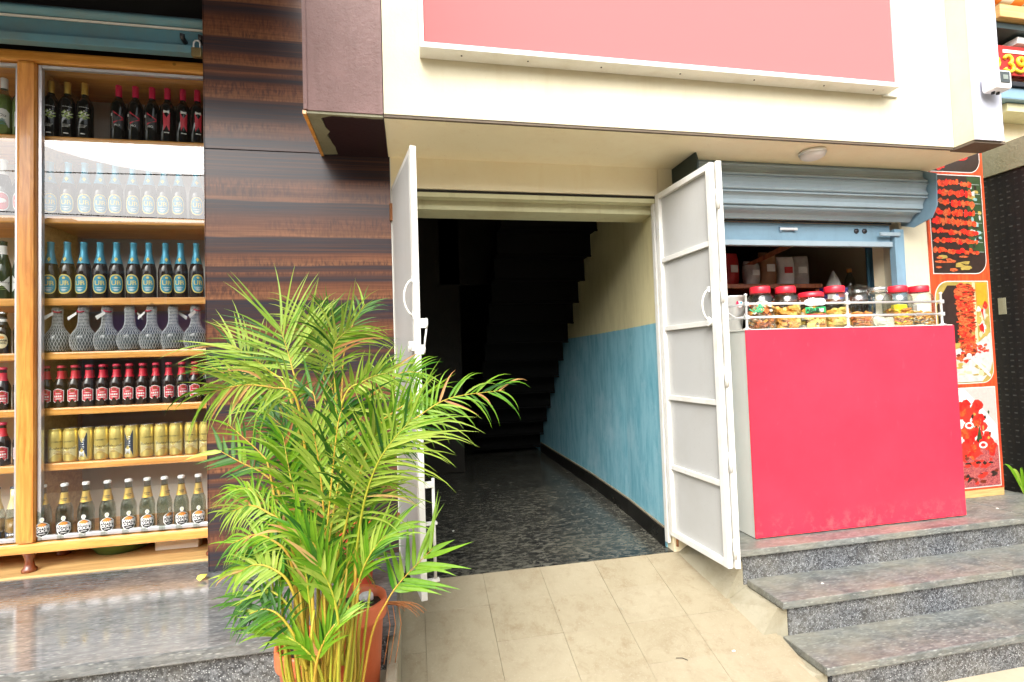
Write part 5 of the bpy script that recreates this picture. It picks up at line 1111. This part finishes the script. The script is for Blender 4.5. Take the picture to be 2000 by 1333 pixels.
    ([(-0.292, 1.45, 0.683), (-0.288, 1.49, 0.822), (-0.276, 1.53, 0.91), (-0.258, 1.583, 0.97), (-0.232, 1.613, 0.979)],0.113, 18, 0.4, 'leaf', 0.011, -37.846, 0.351, 0.8),
    ([(-0.212, 1.45, 0.672), (-0.231, 1.507, 0.808), (-0.263, 1.564, 0.905), (-0.311, 1.64, 0.978), (-0.354, 1.67, 0.985)],0.111, 15, 0.4, 'leaf_dark', 0.011, -32.238, 0.36, 0.8),
    ([(-0.18, 1.45, 0.667), (-0.205, 1.556, 0.782), (-0.243, 1.662, 0.865), (-0.302, 1.804, 0.922), (-0.354, 1.834, 0.932)],0.152, 13, 0.4, 'leaf_dark', 0.011, -22.558, 0.351, 0.8),
    ([(-0.28, 1.45, 0.681), (-0.322, 1.571, 0.79), (-0.383, 1.692, 0.83), (-0.475, 1.854, 0.838), (-0.548, 1.884, 0.826)],0.116, 19, 0.4, 'leaf', 0.012, -12.791, 0.428, 0.8),
    ([(-0.304, 1.45, 0.685), (-0.319, 1.549, 0.799), (-0.332, 1.647, 0.98), (-0.348, 1.779, 1.152), (-0.346, 1.809, 1.189)],0.127, 16, 0.4, 'leaf_dark', 0.01, -6.648, 0.306, 0.8),
]
CANES = [
    [(-0.316, 1.507, 0.465), (-0.357, 1.507, 0.62), (-0.37, 1.507, 0.743), (-0.398, 1.537, 0.938)],
    [(-0.312, 1.518, 0.457), (-0.349, 1.518, 0.612), (-0.356, 1.518, 0.736), (-0.381, 1.548, 0.774)],
    [(-0.305, 1.479, 0.483), (-0.342, 1.479, 0.634), (-0.347, 1.479, 0.754), (-0.36, 1.509, 0.836)],
    [(-0.288, 1.415, 0.525), (-0.321, 1.415, 0.669), (-0.333, 1.415, 0.785), (-0.353, 1.445, 0.957)],
    [(-0.299, 1.49, 0.475), (-0.332, 1.49, 0.627), (-0.346, 1.49, 0.749), (-0.372, 1.52, 0.794)],
    [(-0.295, 1.503, 0.465), (-0.323, 1.503, 0.617), (-0.329, 1.503, 0.74), (-0.332, 1.533, 0.837)],
    [(-0.27, 1.387, 0.541), (-0.294, 1.387, 0.681), (-0.304, 1.387, 0.795), (-0.32, 1.417, 0.872)],
    [(-0.292, 1.51, 0.459), (-0.318, 1.51, 0.612), (-0.326, 1.51, 0.736), (-0.334, 1.54, 0.874)],
    [(-0.272, 1.436, 0.507), (-0.293, 1.436, 0.652), (-0.297, 1.436, 0.769), (-0.3, 1.466, 0.898)],
    [(-0.281, 1.491, 0.471), (-0.301, 1.491, 0.621), (-0.307, 1.491, 0.743), (-0.329, 1.521, 0.806)],
    [(-0.276, 1.492, 0.47), (-0.293, 1.492, 0.619), (-0.301, 1.492, 0.742), (-0.323, 1.522, 0.832)],
    [(-0.261, 1.403, 0.528), (-0.278, 1.403, 0.67), (-0.286, 1.403, 0.785), (-0.299, 1.433, 0.884)],
    [(-0.27, 1.484, 0.474), (-0.284, 1.484, 0.623), (-0.298, 1.484, 0.745), (-0.31, 1.514, 0.929)],
    [(-0.248, 1.371, 0.549), (-0.26, 1.371, 0.686), (-0.26, 1.371, 0.798), (-0.258, 1.401, 0.843)],
    [(-0.25, 1.411, 0.522), (-0.259, 1.411, 0.662), (-0.261, 1.411, 0.778), (-0.272, 1.441, 0.905)],
    [(-0.248, 1.418, 0.516), (-0.254, 1.418, 0.657), (-0.263, 1.418, 0.774), (-0.269, 1.448, 0.906)],
    [(-0.254, 1.475, 0.478), (-0.258, 1.475, 0.624), (-0.264, 1.475, 0.745), (-0.266, 1.505, 0.924)],
    [(-0.249, 1.457, 0.489), (-0.251, 1.457, 0.634), (-0.244, 1.457, 0.752), (-0.246, 1.487, 0.879)],
    [(-0.239, 1.429, 0.507), (-0.239, 1.429, 0.648), (-0.237, 1.429, 0.765), (-0.244, 1.459, 0.871)],
    [(-0.244, 1.471, 0.479), (-0.242, 1.471, 0.624), (-0.24, 1.471, 0.744), (-0.243, 1.501, 0.895)],
    [(-0.223, 1.371, 0.544), (-0.218, 1.371, 0.679), (-0.212, 1.371, 0.791), (-0.218, 1.401, 0.904)],
    [(-0.226, 1.42, 0.511), (-0.217, 1.42, 0.651), (-0.21, 1.42, 0.766), (-0.202, 1.45, 0.823)],
    [(-0.219, 1.38, 0.538), (-0.211, 1.38, 0.674), (-0.198, 1.38, 0.785), (-0.198, 1.41, 0.861)],
    [(-0.228, 1.467, 0.479), (-0.215, 1.467, 0.622), (-0.21, 1.467, 0.742), (-0.201, 1.497, 0.839)],
    [(-0.209, 1.361, 0.549), (-0.196, 1.361, 0.683), (-0.2, 1.361, 0.795), (-0.2, 1.391, 0.852)],
    [(-0.211, 1.376, 0.539), (-0.198, 1.376, 0.674), (-0.191, 1.376, 0.786), (-0.178, 1.406, 0.936)],
    [(-0.204, 1.379, 0.535), (-0.185, 1.379, 0.67), (-0.169, 1.379, 0.781), (-0.164, 1.409, 0.855)],
    [(-0.211, 1.453, 0.486), (-0.188, 1.453, 0.627), (-0.172, 1.453, 0.744), (-0.163, 1.483, 0.928)],
    [(-0.213, 1.474, 0.471), (-0.19, 1.474, 0.614), (-0.183, 1.474, 0.735), (-0.189, 1.504, 0.804)],
    [(-0.204, 1.412, 0.513), (-0.181, 1.412, 0.65), (-0.174, 1.412, 0.765), (-0.166, 1.442, 0.816)],
    [(-0.198, 1.4, 0.52), (-0.173, 1.4, 0.656), (-0.162, 1.4, 0.77), (-0.154, 1.43, 0.832)],
    [(-0.197, 1.423, 0.504), (-0.168, 1.423, 0.641), (-0.164, 1.423, 0.758), (-0.154, 1.453, 0.876)],
    [(-0.205, 1.516, 0.441), (-0.171, 1.516, 0.587), (-0.164, 1.516, 0.711), (-0.153, 1.546, 0.781)],
    [(-0.196, 1.481, 0.463), (-0.16, 1.481, 0.606), (-0.144, 1.481, 0.726), (-0.13, 1.511, 0.833)],
]


palm = thing('areca_palm', 'bushy potted areca palm with arching green and yellow fronds', 'palm', (-.238, 1.445, .54))
def bez(pts, n):
    # Catmull-Rom through the points
    P_ = [Vector(p) for p in pts]; P_ = [P_[0]*2-P_[1]]+P_+[P_[-1]*2-P_[-2]]; out = []
    seg = len(pts)-1
    for i in range(n+1):
        u = i/n*seg; k = min(int(u), seg-1); t = u-k; a, b, c, d = P_[k:k+4]
        out.append(.5*((2*b)+(-a+c)*t+(2*a-5*b+4*c-d)*t*t+(-a+3*b-3*c+d)*t**3))
    return out
EYE = Vector((.15, 0, 1.9))
def frond(spec, seed):
    pts, ln, n, start, mt, wd, twist, droop, spread = spec; r_ = random.Random(seed)
    cv = bez(pts, 40); rm = MB(); rad = [.0036*(1-i/41)+.0008 for i in range(41)]
    rm.tube(cv, rad, 6, None, True, r_.random())
    off = -Vector(palm.location)
    fo = rm.build('frond', 'rachis', palm); fo.matrix_parent_inverse = Matrix.Translation(off)
    lm = MB(); down = Vector((0, 0, -1))
    for k in range(n):
        u = start+(1-start)*(k+.5)/n
        for s_ in (-1, 1):
            i = min(39, int(u*40+r_.uniform(-.4, .4))); p = cv[i]; T = (cv[min(40, i+1)]-cv[max(0, i-1)]).normalized()
            V = (EYE-p).normalized(); V = (V-T*V.dot(T)).normalized(); V = Matrix.Rotation(R(twist+r_.uniform(-12, 12)), 3, T) @ V
            side = T.cross(V)*s_
            a = R((60-32*(k/n)+r_.uniform(-12, 12))*spread); D = (T*math.cos(a)+side*math.sin(a)+V*(.18+r_.uniform(-.1, .1))).normalized()
            e = math.sin(PI*min(1, (.18+.82*(1-(k+.5)/n)*.95)))**.45; l_ = ln*(.6+.55*e)*r_.uniform(.78, 1.18)
            if r_.random() < .06: l_ *= .5
            W = D.cross(V).normalized(); rows = 7; vs = []; dr = droop*r_.uniform(.5, 1.9); w0 = wd*r_.uniform(.8, 1.15); pos = p.copy(); dirv = D.copy()
            crv = r_.uniform(-.7, .7)
            for j in range(rows):
                t = j/(rows-1); ww = w0*.5*((math.sin(PI*min(1., .12+.88*t**.62))**.85)*(1-.35*t) if t < 1 else 0.015)
                nrm = dirv.cross(W).normalized()
                vs += [pos-W*ww, pos+nrm*ww*.35, pos+W*ww]
                dirv = (dirv+down*(dr*.42*(t+.25))+W*crv*.06).normalized(); W = (W-dirv*W.dot(dirv)).normalized(); pos = pos+dirv*(l_/(rows-1))
            fs = []
            for j in range(rows-1): fs += [(3*j, 3*j+1, 3*j+4, 3*j+3), (3*j+1, 3*j+2, 3*j+5, 3*j+4)]
            q_ = r_.random(); mk = 'leaf_dry' if q_ < .03 else (mt if q_ < .75 else r_.choice(('leaf', 'leaf_dark', 'leaf_pale', 'leaf_pale')))
            lm.add(vs, fs, mk, True, min(1, max(0, r_.gauss(.45, .25))))
    lo = lm.build('leaflets', None, fo); lo.matrix_parent_inverse = Matrix()
for i, s_ in enumerate(FRONDS): frond(s_, 100+i)
for i, c_ in enumerate(CANES):
    mb = MB(); cv = bez(c_, 14); mb.tube(cv, [(.0036+.0022*((i*7) % 5)/4)*(1-.02*k) for k in range(15)], 8, None, True, (i*37 % 10)/10)
    o = mb.build('cane', 'rachis', palm); o.matrix_parent_inverse = Matrix.Translation(-Vector(palm.location))
# withered frond lying over the kerb
wf = thing('withered_frond', 'withered orange-brown frond hanging beside the terracotta pot', 'leaf', (-.10, 1.82, .66))
base = Vector((-.105, 1.80, .660))
for k in range(13):
    mb = MB(); a = rnd.uniform(-.25, .25); L_ = rnd.uniform(.07, .15); pts = []; pos = base+Vector((rnd.uniform(-.01, .01), rnd.uniform(-.01, .01), rnd.uniform(-.006, .006))); d_ = Vector((1, -.25+a, .12+rnd.uniform(-.2, .15))).normalized()
    for j in range(8): pts.append(pos.copy()); pos = pos+d_*(L_/7); d_ = (d_+Vector((0, 0, -.05-.05*j))).normalized()
    mb.tube(pts, [.0032*(1-j/9) for j in range(8)], 5); at0(mb.build('leaflet', 'dry'), wf)
for k in range(3):
    mb = MB(); x = -.10+.018*k; mb.tube([(x, 1.79, .655), (x+.008, 1.775, .60), (x-.004, 1.77, .53), (x-.014, 1.77, .48)], .0015, 4); at0(mb.build('strand', 'dry'), wf)

# small litter
def scrap(label, cat, loc, size, mat, seed):
    r_ = random.Random(seed); n = 9; vs = [(0, 0, size*.25)]; 
    for k in range(n): a = 2*PI*k/n; q_ = size*r_.uniform(.6, 1.1); vs.append((q_*math.cos(a), q_*math.sin(a)*.6, 0.0005))
    o = MB().add(vs, [(0, 1+k, 1+(k+1) % n) for k in range(n)]+[tuple(range(n, 0, -1))]).build(cat.replace(' ', '_'), mat); o.location = loc; o.rotation_euler = (0, 0, r_.uniform(0, 3)); return tag(o, label, cat)
ly = MB(); ly.add([(0, -.022, .004), (.018, -.008, .016), (.020, .014, .020), (0, .03, .012), (-.020, .014, .018), (-.018, -.008, .012), (0, .002, .026)], [(0, 1, 6), (1, 2, 6), (2, 3, 6), (3, 4, 6), (4, 5, 6), (5, 0, 6)])
M['leaf_yellow'] = simple('yellow_leaf', (.72, .66, .10), .5, 0, .2, 50)
o = ly.build('fallen_leaf', 'leaf_yellow'); o.location = (-.962, 2.60, .509); tag(o, 'yellow fallen leaf on the polished plinth by the pillar', 'leaf')
scrap('pale scrap of paper on the ramp near the steps', 'paper scrap', (1.345, 2.06, rz_(2.06)+.001), .012, 'paper', 1)
scrap('small pebble in the middle of the ramp', 'pebble', (.955, 2.36, rz_(2.36)+.001), .013, 'plaster', 2)
scrap('pale scrap on the middle granite step', 'paper scrap', (1.93, 2.20, .328), .012, 'paper', 3)
scrap('white crumb on the top slab right of the counter', 'paper scrap', (3.40, 2.48, .484), .014, 'paper', 4)
scrap('brown leaf bit on the ramp left side', 'leaf', (.0, 2.05, rz_(2.05)+.001), .008, 'dry', 5)
tw = MB().tube([(1.075, 2.067, rz_(2.067)+.003), (1.10, 2.06, rz_(2.06)+.006), (1.12, 2.05, rz_(2.05)+.002)], .0013, 5); tag(tw.build('twig', 'dark_steel'), 'dark twig lying across the ramp tiles', 'twig')
scrap('tiny white chip on the dark passage floor', 'paper scrap', (.24, 3.42, .356), .016, 'paper', 7)
# young shoot by the neighbour's shutter
sp = thing('young_plant', 'small plant with broad green blades by the dark shutter', 'plant', (3.875, 2.66, .484))
for (dx, dy, h, w_, mt, rz0) in ((-.10, .05, .19, .03, 'leaf', .2), (-.05, .03, .16, .034, 'leaf_pale', -.3), (-.015, .0, .17, .026, 'leaf', .5)):
    mb = MB(); vs = []
    for j in range(7):
        t = j/6; ww = w_*math.sin(PI*(.12+.88*t)) if j < 6 else .001; x = dx*t; y = dy*t; z = h*math.sin(t*PI*.62)
        vs += [(x-ww*.5, y, z), (x, y-.006, z+.004), (x+ww*.5, y, z)]
    fs = []
    for j in range(6): fs += [(3*j, 3*j+1, 3*j+4, 3*j+3), (3*j+1, 3*j+2, 3*j+5, 3*j+4)]
    mb.add(vs, fs, mt, True, .4); o = mb.build('blade', None, sp)
    o.location = (.0, 0, 0)

# ================================================================== across the street: what the glass reflects
def facing(name, label, x0, x1, h, mat, wins, y=-9.0):
    t = thing(name, label, 'building', ((x0+x1)/2, y, 0))
    at0(MB().box(x0, x1, y-6, y, 0, h).build('wall', mat), t)
    at0(MB().box(x0-.1, x1+.1, y-6, y+.35, h+.002, h+.16).build('parapet', 'cement'), t)
    for (xa, xb, za, zb) in wins:
        f = at0(MB().box(xa, xb, y+.001, y+.06, za, zb, bev=.01).build('window', 'blue_sh'), t)
        p_ = MB().box(xa+.07, xb-.07, y+.061, y+.07, za+.07, zb-.07).build('pane', 'lens', f)
    return t
M['far_grey'] = paint_wall('far_grey_wall', (.16, .17, .17), (.10, .10, .09), amt=.6)
M['far_dark'] = paint_wall('far_dark_wall', (.085, .095, .10), (.05, .05, .045), amt=.6)
M['far_olive'] = paint_wall('far_olive_wall', (.40, .30, .07), (.28, .21, .06), amt=.4)
facing('street_building', 'grey building across the street, seen only reflected in the cabinet glass', -8.3, 2.5, 5.15, 'far_grey', [(-8+1.7*i, -7+1.7*i, 3.0, 4.1) for i in range(6)]+[(-8+2.2*i, -6.3+2.2*i, .3, 2.3) for i in range(4)])
facing('street_building', 'olive house across the street, seen only reflected at the left', -14, -8.32, 5.2, 'far_olive', [(-13.3, -12.2, 3.2, 4.4), (-11.3, -10.2, 3.2, 4.4), (-12.5, -9.8, .3, 2.3)], -9.0)
facing('street_building', 'dark shop across the street, behind the camera to the right', 2.6, 14, 4.2, 'far_dark', [(3.2+2*i, 4.5+2*i, .3, 2.4) for i in range(5)])
bdg = MB().box(-7.6, -4.6, -8.90, -8.82, 2.45, 2.95).build('street_sign', 'pk_blue'); tag(bdg, 'dark blue signboard across the street, seen only in reflection', 'sign')
for (za, zb, y, lab) in ((5.6, 6.25, -6.0, 'upper overhead wire across the street, seen only in reflection'), (5.15, 4.85, -6.4, 'lower overhead wire across the street, seen only in reflection')):
    pts = [(-16+2*k, y, za+(zb-za)*k/14-.25*math.sin(PI*k/14)) for k in range(15)]
    tag(MB().tube(pts, .012, 5).build('overhead_wire', 'dark_steel'), lab, 'wire')
